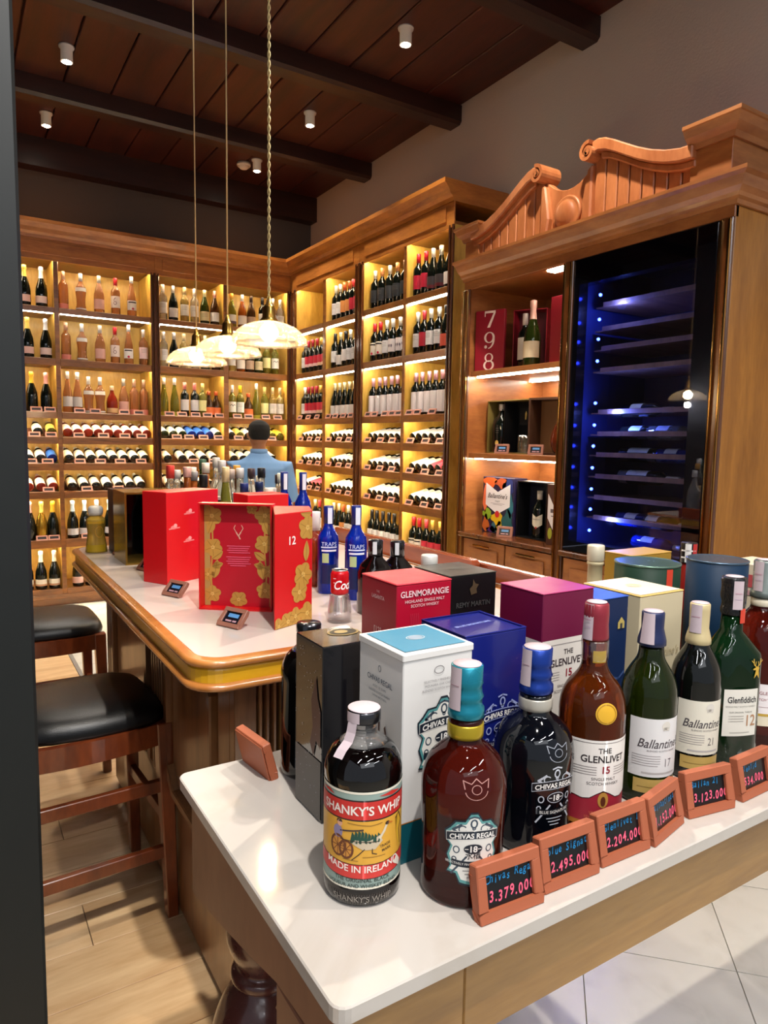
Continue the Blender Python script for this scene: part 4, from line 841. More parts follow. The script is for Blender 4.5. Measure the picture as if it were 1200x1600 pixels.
# ------------------------------------------------------------------ ceiling fittings
WHT = mat('white_plastic', '#d9d6d0', .45); DL = mat('downlight_lens', '#ffffff', .4, emit='#fff0d8', es=60)
DLW = ['white ceiling downlight upper left above the shelving', 'white ceiling downlight at far left near the back wall', 'white ceiling downlight nearest the camera, upper right', 'white ceiling downlight right of the pendant cords', 'white ceiling downlight beside the smoke detector']
for (x, y), lb in zip(DOWN, DLW):
    t = thing('ceiling_downlight', lb, 'downlight', (x, y, 3.83), 0, 'ceiling downlights')
    MB().lathe([(.036, -.095), (.036, -.012), (.046, -.010), (.048, 0), (.0, 0)], 20).build('housing', WHT, t)
    MB().lathe([(0, -.101), (.020, -.099), (.030, -.094), (.030, -.088), (0, -.088)], 20).build('lens', DL, t)
t = thing('smoke_detector', 'white round smoke detector on the dark wooden ceiling', 'smoke detector', (2.30, 6.12, 3.83))
MB().lathe([(0, 0), (.06, 0), (.062, -.02), (.055, -.03), (0, -.03)][::-1], 24).build('base', WHT, t); MB().lathe([(0, -.052), (.03, -.05), (.048, -.034), (.048, -.028), (0, -.028)], 24).build('sensor', WHT, t)

# ------------------------------------------------------------------ person
def loft(mb, rings, seg=20, M=None):
    vs = [(x+rx*cos(2*pi*k/seg), y+ry*sin(2*pi*k/seg), z) for x, y, z, rx, ry in rings for k in range(seg)]; n = len(rings)
    fs = [(i*seg+k, i*seg+(k+1) % seg, (i+1)*seg+(k+1) % seg, (i+1)*seg+k) for i in range(n-1) for k in range(seg)]+[tuple(range(seg-1, -1, -1)), tuple((n-1)*seg+k for k in range(seg))]
    return mb.add(vs, fs, 0, True, M)
def fuse(name, mb, m, parent, vox=.009, loc=None, smooth=4):
    me = bpy.data.meshes.new(name); me.from_pydata(mb.v, [], mb.f); me.materials.append(m); o = bpy.data.objects.new(name, me); COL.objects.link(o)
    bm = bmesh.new(); bm.from_mesh(me); bmesh.ops.recalc_face_normals(bm, faces=bm.faces); bm.to_mesh(me); bm.free()
    r = o.modifiers.new('r', 'REMESH'); r.mode = 'VOXEL'; r.voxel_size = vox; r.use_smooth_shade = True
    s_ = o.modifiers.new('s', 'SMOOTH'); s_.iterations = smooth; s_.factor = .6
    dg = bpy.context.evaluated_depsgraph_get(); new = bpy.data.meshes.new_from_object(o.evaluated_get(dg)); o.modifiers.clear(); o.data = new
    o.parent = parent; 
    if loc: o.location = loc
    return o
man = thing('person', 'person in a blue shirt seen from behind, facing the wine shelves', 'person', (1.955, 4.90, 0), radians(-12))
SKIN = mat('skin', '#a5704e', .5); SHIRT = mat('blue_shirt', '#6d95c2', .8, bump=.3, bscale=300); TRO = mat('dark_trousers', '#22252c', .8); HAIR = mat('dark_hair', '#0e0a08', .85, bump=.8, bscale=120); SHOE = mat('black_shoe', '#0c0c0d', .3)
b = MB()
head = [(0, .045, 1.345, .02, .02), (0, .045, 1.352, .048, .055), (0, .04, 1.38, .062, .078), (0, .035, 1.42, .072, .090), (0, .032, 1.46, .074, .092), (0, .028, 1.495, .066, .082), (0, .025, 1.52, .042, .052), (0, .025, 1.53, .012, .014)]
loft(b, head); loft(b, [(0, .0, 1.24, .06, .055), (0, .01, 1.29, .052, .052), (0, .02, 1.36, .05, .052), (0, .03, 1.40, .04, .04)])
loft(b, [(0, 0, .80, .13, .09), (0, 0, .86, .155, .105), (0, 0, .95, .15, .10), (0, -.005, 1.08, .165, .11), (0, -.01, 1.18, .18, .105), (0, -.005, 1.235, .15, .085), (0, 0, 1.26, .07, .06)])
ARM = {}
for s in (-1, 1):
    sh, el, wr = Vector((s*.19, -.005, 1.195)), Vector((s*.245, -.01, .95)), Vector((s*.20, .19, .86))
    ARM[s] = (sh, el, wr); b.tube([sh, sh.lerp(el, .5), el, el.lerp(wr, .5), wr], [.052, .047, .040, .035, .026], 14)
    dr = (wr-el).normalized(); up_ = Vector((0, 0, 1)); sd = dr.cross(up_).normalized()
    pc = wr+dr*.05; b.tube([wr-dr*.01, wr+dr*.03, wr+dr*.085], [.026, .032, .028], 12)
    for q in range(4):
        base = wr+dr*.08+sd*(.024-.016*q); L_ = (.06, .07, .066, .052)[q]
        b.tube([base-dr*.01, base+dr*L_*.5, base+dr*L_*.85-up_*.018, base+dr*L_-up_*.04], [.009, .0088, .008, .006], 8)
    tb = wr+dr*.03-sd*s*.028; b.tube([tb, tb-sd*s*.018+dr*.03, tb-sd*s*.02+dr*.055-up_*.01], [.011, .010, .007], 8)
    hx = s*.085; b.tube([(hx, 0, .82), (hx, .01, .62), (s*.09, .02, .44), (s*.095, .0, .26), (s*.10, -.01, .08)], [.085, .075, .055, .05, .036], 14)
    b.tube([(s*.10, -.02, .045), (s*.105, .06, .04), (s*.11, .14, .03)], [.036, .036, .026], 12)
    loft(b, [(s*.076, .03, 1.405, .006, .014), (s*.080, .028, 1.425, .010, .018), (s*.080, .026, 1.445, .008, .016)], 10)
b.tube([(0, .12, 1.44), (0, .138, 1.415), (0, .120, 1.405)], [.010, .014, .010], 10)
fuse('body', b, SKIN, man, .0075)
mb = MB()
for s in (-1, 1): mb.lathe([(0, -.008), (.008, 0), (0, .008)], 10, cx=s*.028, cy=.112, M=None) if False else None
for s in (-1, 1): MB().lathe([(0, -.009), (.008, -.004), (.009, .0), (.008, .004), (0, .009)], 10).build('eye', mat('eye_dark', '#1a120e', .2), man, (s*.028, .116, 1.438))
MB().tube([(-.022, .116, 1.385), (0, .121, 1.383), (.022, .116, 1.385)], .004, 6).build('mouth', mat('lips', '#7d4238', .5), man)
h = MB(); loft(h, [(0, -.002, 1.395, .060, .066), (0, .008, 1.43, .081, .084), (0, .012, 1.47, .083, .095), (0, .018, 1.505, .074, .092), (0, .022, 1.53, .050, .065), (0, .022, 1.543, .018, .022)])
fuse('hair', h, HAIR, man, .008, (0, -.012, 0))
sh_ = MB(); loft(sh_, [(0, 0, .80, .165, .118), (0, 0, .90, .172, .122), (0, -.003, 1.0, .172, .122), (0, -.008, 1.10, .188, .128), (0, -.012, 1.18, .205, .122), (0, -.008, 1.225, .185, .102), (0, 0, 1.262, .105, .075), (0, .012, 1.30, .065, .062)])
for s in (-1, 1):
    a_, e_, w_ = ARM[s]; sh_.tube([a_+Vector((-s*.05, 0, -.01)), a_, a_.lerp(e_, .5), e_, e_.lerp(w_, .35)], [.06, .070, .063, .058, .052], 16)
fuse('shirt', sh_, SHIRT, man, .009, smooth=3)
MB().lathe([(.060, 1.285), (.067, 1.29), (.063, 1.325), (.057, 1.328), (.055, 1.30)], 24, cy=.012).build('collar', SHIRT, man)
tr = MB(); loft(tr, [(0, 0, .78, .15, .115), (0, 0, .86, .168, .12), (0, 0, .90, .165, .118)])
for s in (-1, 1): tr.tube([(s*.085, 0, .84), (s*.085, .01, .62), (s*.09, .02, .44), (s*.095, .0, .26), (s*.10, -.01, .07)], [.095, .087, .070, .064, .060], 16)
fuse('trousers', tr, TRO, man, .009)
for s in (-1, 1): loft(MB(), []) if False else MB().tube([(s*.10, -.05, .042), (s*.10, .0, .05), (s*.105, .08, .042), (s*.11, .17, .032)], [.030, .043, .043, .028], 14).build('shoe', SHOE, man)

# ------------------------------------------------------------------ things on the bar
def liquor(label, loc, prof, glass, capp, capc, seg=24, cat='bottle', name='liquor_bottle', grp=None, rz=0, sq=0):
    t = thing(name, label, cat, loc, rz, grp)
    MB().lathe([(0, 0)]+prof+[(0, prof[-1][1])], seg, sq=sq).build('glass_body', glass, t)
    if capp: MB().lathe([(0, capp[0][1])]+capp+[(0, capp[-1][1]+.0004)], seg).build('cap', capc if not isinstance(capc, str) else mat('cap_'+capc.lstrip('#'), capc, .35, .2), t)
    return t
CL = [  # x, y, height, shape, glass, cap, label colour, words
 (.719, 2.72, .323, 'squat', 'clear', '#d8453f', '#e0c8a8', 'round clear bottle with red cap'), (.756, 2.62, .321, 'burgundy', 'amber', '#e8b9b4', '#b5341f', 'amber bottle with pink cap'), (.775, 2.83, .30, 'bordeaux', 'clear', '#c9c9cc', None, 'clear bottle with silver cap'),
 (.805, 2.70, .30, 'bordeaux', 'amber', '#8f8f94', '#d7d0c8', 'amber bottle with grey cap'), (.83, 2.80, .312, 'bordeaux', 'clear', '#dedad2', '#cfc8c0', 'clear bottle with white cap'), (.799, 2.56, .295, 'squat', 'dark', '#1a1a1c', '#2a2622', 'round black bottle'),
 (.884, 2.84, .343, 'bordeaux', 'green', '#3c5a4c', '#c9c4b4', 'tall dark green bottle'), (.862, 2.73, .332, 'bordeaux', 'amber', '#e6e2da', '#d8d4cc', 'amber bottle with white cap'), (.935, 2.82, .351, 'burgundy', 'clear', '#b9babd', '#d8d8d8', 'tall clear bottle with grey cap'),
 (.895, 2.63, .345, 'square', 'clear', '#c4c6c9', None, 'square clear bottle'), (.865, 2.50, .325, 'flute', 'olive', '#d9c79a', '#d6b52c', 'yellow liqueur bottle with cream cap'), (.957, 2.70, .307, 'bordeaux', 'clear', '#b7a9a4', '#c9bfbb', 'clear bottle with taupe cap'),
 (1.01, 2.78, .32, 'bordeaux', 'brown', '#b98a3c', '#c8a45a', 'brown bottle with gold cap'), (.95, 2.58, .317, 'bordeaux', 'clear', '#cfd0d4', '#e0dcd6', 'clear bottle with silver collar'), (1.035, 2.68, .311, 'square', 'clear', '#3a2c30', '#cbb8b0', 'square clear bottle with dark cap'),
 (.985, 2.47, .27, 'bordeaux', 'blue', '#16264e', '#24418c', 'small dark blue bottle'), (1.03, 2.56, .318, 'bordeaux', 'clear', '#17181c', '#d9d9dc', 'clear bottle with black cap'), (.90, 2.40, .27, 'bordeaux', 'clear', '#1c2a66', '#2c4a9c', 'clear bottle with blue label'),
 (1.095, 2.74, .277, 'squat', 'clear', '#c9cbc8', None, 'round clear bottle'), (1.075, 2.47, .301, 'burgundy', 'clear', '#cfd6cf', '#b7d0b4', 'pale green frosted bottle'), (1.125, 2.61, .288, 'bordeaux', 'clear', '#2c1e2a', '#8a5a70', 'clear bottle with plum cap'),
 (.945, 2.28, .26, 'squat', 'rosed', '#d7d2c8', '#7c2434', 'short dark red bottle'), (1.0, 2.38, .253, 'square', 'clear', '#c9c4bc', '#c5ccc8', 'short square clear bottle')]
for x_, y_, H, shp, gl, cp, lb, wd in CL:
    shp = 'spirit' if shp in ('bordeaux', 'burgundy') else shp
    base_h = dict(spirit=.291, flute=.332, squat=.237, square=.264)[shp]
    wine('liquor_bottle', wd+' in the crowd of bottles at the bar end', 'bottle', 'crowd of liquor bottles on the bar', (x_, y_, BZ), (0, 0, -.4), shp, gl, cp, lb, 'lines' if lb and shp != 'squat' else None, .92, H/base_h)
def vodka(label, x, y, H):
    t = thing('liquor_bottle', label, 'bottle', (x, y, BZ), 0, 'blue glass bottles')
    BG = mat('cobalt_glass', '#0a2aa8', .04, trans=.55, ior=1.4)
    MB().lathe([(0, 0), (.028, 0), (.030, .004), (.030, H*.60), (.028, H*.66), (.016, H*.74), (.0125, H*.78), (.0125, H*.86), (0, H*.861)], 28).build('glass_body', BG, t)
    MB().lathe([(0, H*.80), (.0135, H*.80), (.0140, H*.995), (.0125, H), (0, H)], 20).build('cap', mat('cobalt_cap', '#13246e', .35), t)
    Art().rect(-.024, .024, H*.53, H*.545, '#c9d2ea', 1).text('TRAPS', 0, H*.575, .016, '#b7c4e8', 1).rect(-.022, .022, H*.49, H*.51, '#dfe4f2', 1).rect(-.020, -.001, H*.36, H*.47, '#a9c08a', 1).rect(-.024, .024, H*.12, H*.34, '#0c1c4c', 1).build('label', t, cyl(lambda z: .030 if z < H*.7 else .0142, math.atan2(-y, -x)+.1), .006)
    Art().rect(-.003, .010, H*.80, H*.98, '#d8dcea', 2).build('neck_strip', t, cyl(.0142, math.atan2(-y, -x)+.1), .006); return t
vodka('blue glass vodka bottle beside the opened red box, left of two', .895, 1.726, .247); vodka('blue glass vodka bottle behind the cola can, right of two', .925, 1.62, .256)
vodka('blue glass bottle behind the red box, left one of the far pair', 1.013, 2.30, .315); vodka('blue glass bottle behind the red box, right one of the far pair', 1.068, 2.26, .315)
AMB = mat('amber_liquor_glass', '#8a3414', .05, trans=.55, ior=1.4)
t = liquor('amber bottle with a white neck band right of the open red box', (.905, 1.83, BZ), [(.030, 0), (.032, .004), (.032, .13), (.026, .15), (.0145, .165), (.0145, .19)], AMB, [(.0155, .165), (.0155, .218), (.0145, .22)], '#e1dcd6')
for n, (x_, y_, H, wd) in enumerate(((.885, 1.452, .188, 'square-necked dark whiskey bottle just behind the crimson box, left one'), (.962, 1.47, .178, 'square-necked dark whiskey bottle just behind the crimson box, right one'))):
    t = liquor(wd, (x_, y_, BZ), [(.034, 0), (.036, .004), (.036, H-.085), (.031, H-.065), (.015, H-.045), (.0145, H-.035)], mat('dark_whiskey_glass', '#0d0706', .04, trans=.1), [(.0185, H-.040), (.0185, H-.004), (.016, H)], mat('black_cap_gloss', '#16161a', .12), sq=8 if n == 0 else 6)
    Art().rect(-.026, .026, .02, H-.095, '#e6e0da', 1).rect(0, .026, .05, H-.10, '#b5283a', 2).build('label', t, cyl(.0385, -2.2), .006)
    Art().rect(-.005, .005, H-.035, H-.004, '#cfcfd2', 2).build('neck_label', t, cyl(.019, -2.2), .006)
t = thing('drinking_cup', 'clear plastic cup holding up the small cola can', 'cup', (.774, 1.431, BZ))
MB().lathe([(.030, 0), (.028, .03), (.0235, .062), (.0235, .065), (.020, .065), (.020, .062), (.025, .03), (.027, .003), (0, .003), (0, 0)], 28).build('cup_wall', thin_glass('cup_plastic', (.98, .98, 1), .16, .05, .9), t)
t = thing('cola_can', 'small red cola can standing on a clear cup', 'can', (.774, 1.431, BZ+.0655))
MB().lathe([(0, 0), (.016, 0), (.0218, .005), (.0218, .050), (.0185, .057)], 28).build('can_body', mat('cola_red', '#c8101c', .25, .3), t)
MB().lathe([(.0185, .057), (.0190, .060), (.0178, .060), (.0172, .057), (0, .057)], 28).build('can_lid', mat('aluminium', '#c9c9cb', .3, 1), t)
Art().text('Coca', .012, .026, .030, '#f2ecec', 1, .012, .8, .35).text('Cola', .045, .024, .026, '#f2ecec', 1, .012, .8, .35).rect(-.016, -.009, .040, .0412, '#f0dede', 1).rect(-.016, -.010, .030, .031, '#f0dede', 1).build('logo', t, cyl(.0218, math.atan2(-1.431, -.774)), .004)

RED = mat('scarlet_card', '#c90f18', .38); REDI = mat('crimson_inside', '#b00d22', .45); GOLDI = '#b68a3e'
def leaf(a, cx, cy, L, w, ang, c=GOLDI, l=2):
    pts = []; N = 10
    for i in range(N+1): q = i/N; pts.append((q*L, w*sin(pi*q)**.8*(1-.35*q)))
    for i in range(N-1, 0, -1): q = i/N; pts.append((q*L, -w*sin(pi*q)**.8*(1-.35*q)))
    a.poly([(cx+u*cos(ang)-v*sin(ang), cy+u*sin(ang)+v*cos(ang)) for u, v in pts], c, l)
    a.line([(cx, cy), (cx+L*.9*cos(ang), cy+L*.9*sin(ang))], .0012, '#8a6428', l+1)
def flower(a, cx, cy, r, rot=0, c=GOLDI, l=2):
    for k in range(5):
        q = rot+2*pi*k/5; a.ell(cx+r*.55*cos(q), cy+r*.55*sin(q), r*.5, r*.45, c, l+k*.1, 12)
        a.line([(cx, cy), (cx+r*.9*cos(q), cy+r*.9*sin(q))], .001, '#8a6428', l+1)
    a.ell(cx, cy, r*.22, r*.22, '#d9b060', l+1, 10)
def clipart(a, x0, x1, y0, y1):
    """trim the print to the card it sits on"""
    out = []
    for vs, fs, c, l in a.it:
        if len(fs) == 1:
            p = clip(clip(clip(clip([vs[i] for i in fs[0]], -1, 0, -x0), 1, 0, x1), 0, -1, -y0), 0, 1, y1)
            if len(p) >= 3: out.append((p, [tuple(range(len(p)))], c, l))
        else: out.append((vs, fs, c, l))
    a.it = out; return a
# open red box: tray half and door half
t = thing('gift_box', 'opened scarlet gift box with golden flowers and number 12', 'box', (.590, 1.640, BZ))
rz = math.atan2(-.112, .150); w, h = .187, .270
tray(t, 'box_tray', RED, REDI, w, h, .035, .004, (0, 0, 0), rz)
Rm = Matrix.Rotation(rz, 3, 'Z'); fn = lambda u, v, l: Rm@Vector((u, .031-.0004*l, v))
a = Art(); a.rect(-w/2+.0045, -w/2+.020, .005, h-.005, '#a88a4c', 1.1); a.rect(w/2-.014, w/2-.0045, .005, h-.005, '#a88a4c', 1.1)
for s, dy in ((-1, 0), (1, .012)):
    xx = s*(w/2-.025)
    flower(a, xx, .035+dy, .022, .3); flower(a, xx-s*.002, .155+dy, .024, 1); flower(a, xx, .235+dy*.3, .026, .6); flower(a, xx+s*.012, .085+dy, .018, 0)
    leaf(a, xx-s*.004, .075, .050, .014, pi/2-s*-.2); leaf(a, xx, .125, .035, .012, pi*.2 if s < 0 else pi*.8); leaf(a, xx+s*.01, .19, .04, .013, pi/2+s*.4); leaf(a, xx, .105, .03, .011, pi*.9 if s > 0 else pi*.1)
    a.line([(xx, .03), (xx+s*.004, .09), (xx-s*.002, .15), (xx, .23)], .004, GOLDI, 1.5)
flower(a, 0, .022, .022, .9); flower(a, .035, .255, .014, .2)
a.line([(-.006, .195), (-.012, .205), (-.008, .213)], .0016, '#d9a890', 2).line([(.006, .195), (.012, .205), (.008, .213)], .0016, '#d9a890', 2).line([(-.006, .195), (0, .185), (.006, .195)], .003, '#d9a890', 2).line([(0, .187), (.004, .178)], .003, '#d9a890', 2)
for q in range(4): a.rect(-.030+.004*(q % 2), .030-.003*(q % 3), .158-.0055*q, .1605-.0055*q, '#d9506a', 2)
for q in range(5): a.rect(-.032+.004*(q % 2)+(.01 if q == 4 else 0), .032-.003*(q % 3)-(.01 if q == 4 else 0), .130-.0055*q, .1325-.0055*q, '#d9506a', 2)
clipart(a, -w/2+.005, w/2-.005, .005, h-.005).build('tray_print', t, fn)
dr_ = math.atan2(.047, .116); wd, dd = .125, .115; pv = Vector((.663-.590, 1.4495-1.640, 0)); Rd = Matrix.Rotation(dr_, 3, 'Z')
mb = MB(); q4 = [Vector((-wd/2, 0, 0)), Vector((wd/2, 0, 0)), Vector((wd/2+.005, .105, 0)), Vector((-wd/2+.012, .175, 0))]
mb.prism([(.605-.590, 1.426-1.640), (.721-.590, 1.473-1.640), (.763-.590, 1.577-1.640), (.680-.590, 1.615-1.640)], 0, h-.006, XYZ).build('box_door', RED, t, bevel=.001)
a = Art().text('12', -.008, .200, .027, '#f1e6e0', 2, .015)
flower(a, .045, .225, .030, .2); flower(a, .030, .115, .030, 1.1); flower(a, .018, .075, .026, .4); flower(a, .045, .02, .028, .4); flower(a, -.02, .012, .024, 1); flower(a, .005, .02, .022, .3); leaf(a, .040, .145, .050, .012, pi/2-.05); leaf(a, .050, .09, .05, .014, pi*.75); flower(a, -.05, .006, .02, .5); leaf(a, .02, .262, .04, .012, -.1)
clipart(a, -wd/2+.001, wd/2-.001, .001, h-.008).build('door_print', t, lambda u, v, l: Rd@Vector((u, -.0004*l-.0003, v))+pv)
# cloud-patterned red box behind it
t = thing('gift_box', 'plain scarlet box with small pink clouds behind the golden-flower box', 'box', (.62, 2.10, BZ)); rz = .49
MB().box(-.072, .14, 0, .10, 0, .272).build('box_body', RED, t, (-.035, -.045, 0), rz, bevel=.001)
MB().box(-.07, .07, 0, .10, 0, .262).build('box_door', RED, t, (.20, -.12, 0), .1, bevel=.001)
a = Art()
for cx, cy in ((-.045, .168), (.015, .208), (.012, .125), (.08, .16)):
    a.ell(cx, cy, .012, .006, '#e07a78', 1, 12).ell(cx+.006, cy+.005, .007, .006, '#e89a96', 1.5, 12).line([(cx-.018, cy-.004), (cx+.022, cy-.002)], .004, '#e07a78', 1.2)
a.build('cloud_print', t, lambda u, v, l: Matrix.Rotation(rz, 3, 'Z')@Vector((u, -.0004*l-.0002, v))+Vector((-.035, -.045, 0)))
# gold / black boxes
GOLDB = mat('gold_foil_card', '#9a7a34', .22, .75)
t = thing('gift_box', 'gold-sided glossy black gift box at the far end of the bar', 'box', (.575, 2.50, BZ))
tray(t, 'box_tray', GOLDB, mat('gloss_black_inside', '#080808', .1, coat=.6), .185, .245, .19, .006, (0, -.10, 0), 0)
t = liquor('tall black bottle standing inside the gold-sided box', (.60, 2.47, BZ+.0065), [(.032, 0), (.034, .004), (.034, .13), (.028, .16), (.014, .185), (.0135, .20)], GL['dark'], [(.0145, .195), (.0145, .226), (.013, .228)], '#c9c9cc')
t, w, d_, h = box_thing('gift_box', 'glossy black gift box between the gold and red boxes', 'box', .635, .735, 2.175, 2.30, BZ, BZ+.243, mat('gloss_black_box', '#0a0a0b', .12, coat=.5), mat('grey_lid', '#8a8782', .4))
Art().rect(-.042, -.020, .05, .10, '#a35348', 1).rect(-.042, -.020, .02, .045, '#d8c8c4', 1).line([(-.045, .14), (.03, .17), (.02, .20)], .003, '#8a8a90', 1).build('front_print', t, front(t, w, d_))
t = box_thing('gift_box', 'dark maroon box behind the gold-sided box', 'box', .50, .62, 2.665, 2.79, BZ, BZ+.235, mat('maroon_card', '#3a1820', .45))[0]
t = thing('tin', 'small aqua cylindrical tin against the cloud-patterned red box', 'tin', (.548, 2.145, BZ))
MB().lathe([(0, 0), (.020, 0), (.020, .062), (.0205, .064), (.0205, .070), (.019, .085), (.010, .098), (0, .100)], 28).build('tin_body', mat('aqua_tin', '#6aa8ae', .4), t)
t = thing('drinking_glass', 'clear tapered glass beside the aqua tin', 'glass', (.585, 2.235, BZ)); MB().lathe([(0, 0), (.016, 0), (.026, .12), (.024, .12), (.015, .004), (0, .004)], 24).build('bowl', GLS, t)
t = thing('liquor_bottle', 'squat yellow liqueur bottle with white cap at the bar corner', 'bottle', (.448, 2.745, BZ))
MB().lathe(smoothp([(0, 0), (.036, 0), (.038, .01), (.032, .055), (.030, .075), (.034, .105), (.033, .122), (.022, .134), (.020, .14)], 3)+[(0, .14)], 28).build('glass_body', mat('yellow_liqueur', '#d6b24a', .06, trans=.5), t)
MB().lathe([(0, .138), (.024, .138), (.027, .150), (.026, .165), (.020, .172), (0, .173)], 20).build('cap', mat('white_cap', '#dedbd5', .4), t)
Art().rect(-.03, .03, .002, .03, '#c9a41c', 1).ring(.012, .078, .016, .022, .004, '#c99a30', 1).rect(-.03, .03, .108, .118, '#d6a82c', 1).build('label', t, cyl(lambda z: .0385 if z < .03 else .0325 if z < .1 else .0350, math.atan2(-2.74, -.45)), .006)
# price tags on the bar
for (x_, y_), lb in zip([(.517, 1.497), (.487, 1.870), (.508, 2.135), (.508, 2.272), (.50, 2.62), (.525, 2.715), (.54, 2.80)],
    ['price tag on the bar before the opened golden-flower box', 'price tag on the bar before the scarlet cloud box', 'price tag on the bar before the aqua tin', 'price tag on the bar before the gold-sided box', 'price tag on the bar beside the yellow bottle, nearest of three', 'price tag on the bar behind the yellow bottle, middle of three', 'price tag at the very end of the bar, farthest of three']):
    small_tag(lb, (x_, y_, BZ+.0035), -pi/2+.42, -42, 'price tags along the bar top', s=.86)

# ------------------------------------------------------------------ front display table
TX0, TX1, TY0, TY1, TZ = .321, 2.75, .590, 1.198, .80
tb = thing('display_table', 'white marble topped display table with turned leg and light wooden apron', 'table', (1.2, .9, 0)); o_ = tb.location
MB().prism([(u-o_.x, v-o_.y) for u, v in rrect(TX0, TX1, TY0, TY1, .018, 4)], TZ-.022, TZ, XYZ).build('marble_top', STONE, tb, bevel=.002)
P('apron_board', APRONW, tb, (.512, TX1-.04, TY0+.022, TY0+.042, .655, TZ-.022)); P('corner_board', APRONW, tb, (.343, .510, TY0+.020, TY0+.040, .0, TZ-.022))
MB().prism([(TY0+.0405, .70), (.79, .684), (.90, .652), (1.0, .626), (TY1-.03, .585), (TY1-.03, TZ-.022), (TY0+.0405, TZ-.022)], .338, .358, lambda u, v, w: (w-o_.x, u-o_.y, v)).build('side_apron', APRONS, tb); P('corner_board', APRONS, tb, (.338, .358, TY0+.0405, .79, .0, .6835))
P('back_apron', APRONS, tb, (.3585, TX1-.04, TY1-.05, TY1-.03, .655, TZ-.022))
for i in range(2): MB().prism([(0, 0), (.05, 0), (0, .08)], 0, .014, lambda u, v, w: (w, u, v)).build('bracket', APRONS, tb, (.3585-o_.x, .7905-o_.y if i == 0 else 1.10-o_.y, .60)) if i == 0 else None
leg = [(.045, .0), (.055, .012), (.05, .03), (.035, .05), (.045, .075), (.04, .10), (.05, .14), (.082, .22), (.094, .30), (.090, .37), (.070, .425), (.050, .450), (.046, .458), (.056, .466), (.056, .478), (.046, .486), (.050, .50), (.062, .53), (.064, .555), (.054, .58), (.050, .60)]
MB().lathe(smoothp(leg, 4), 40, cx=.432-o_.x, cy=1.065-o_.y).build('turned_leg', LEGM, tb)
P('leg_block', APRONS, tb, (.385, .480, 1.02, 1.115, .6005, .777)); 
MB().lathe(smoothp(leg, 4), 40, cx=2.62-o_.x, cy=1.06-o_.y).build('turned_leg', LEGM, tb); P('leg_block', APRONS, tb, (2.57, 2.67, 1.01, 1.11, .6005, .777)); P('corner_post', APRONS, tb, (2.58, 2.67, .64, .73, 0, .777))

# ------------------------------------------------------------------ bottles in front
CLRG = mat('clear_bottle_neck', '#e8e6e2', .03, trans=.9, ior=1.3)
BLKG = mat('black_whiskey_glass', '#040202', .02, spec=.6, coat=.3)
CHG = mat('chivas_red_glass', '#621a10', .03, trans=.82, ior=1.36)
GLG = mat('glenlivet_amber_glass', '#9a4412', .03, trans=.85, ior=1.36)
GRG = mat('dark_green_glass', '#26340a', .03, trans=.7, ior=1.4)
def cam_dir(x, y): return math.atan2(-y, -x)
def stamp(t, R, phi, z0, z1, w=.010, topz=None, tr=None):
    a = Art().rect(-w, w, z0, z1, PAPER, 2)
    a.rect(-w*.7, w*.7, z0+(z1-z0)*.55, z0+(z1-z0)*.58, '#b98f9c', 3).rect(-w*.7, w*.7, z0+(z1-z0)*.35, z0+(z1-z0)*.37, '#b7a0b4', 3)
    o = a.build('tax_stamp', t, cyl(R, phi, 0, .0006), .005, mats=None); o['label'] = 'pale pink tax stamp'
    if topz is not None:
        MB().lathe([(0, topz+.0003), (tr, topz+.0003), (tr, topz+.0011), (0, topz+.0011)], 24).build('stamp_top', PAPER, t)
    return o
def front_bottle(label, x, y, body, mats, mis, seg=48, sq=0, name='whisky_bottle'):
    t = thing(name, label, 'bottle', (x, y, TZ))
    MB().lathe([(0, 0)]+body+[(0, body[-1][1])], seg, mis=mis, sq=sq).build('glass_body', mats, t)
    return t
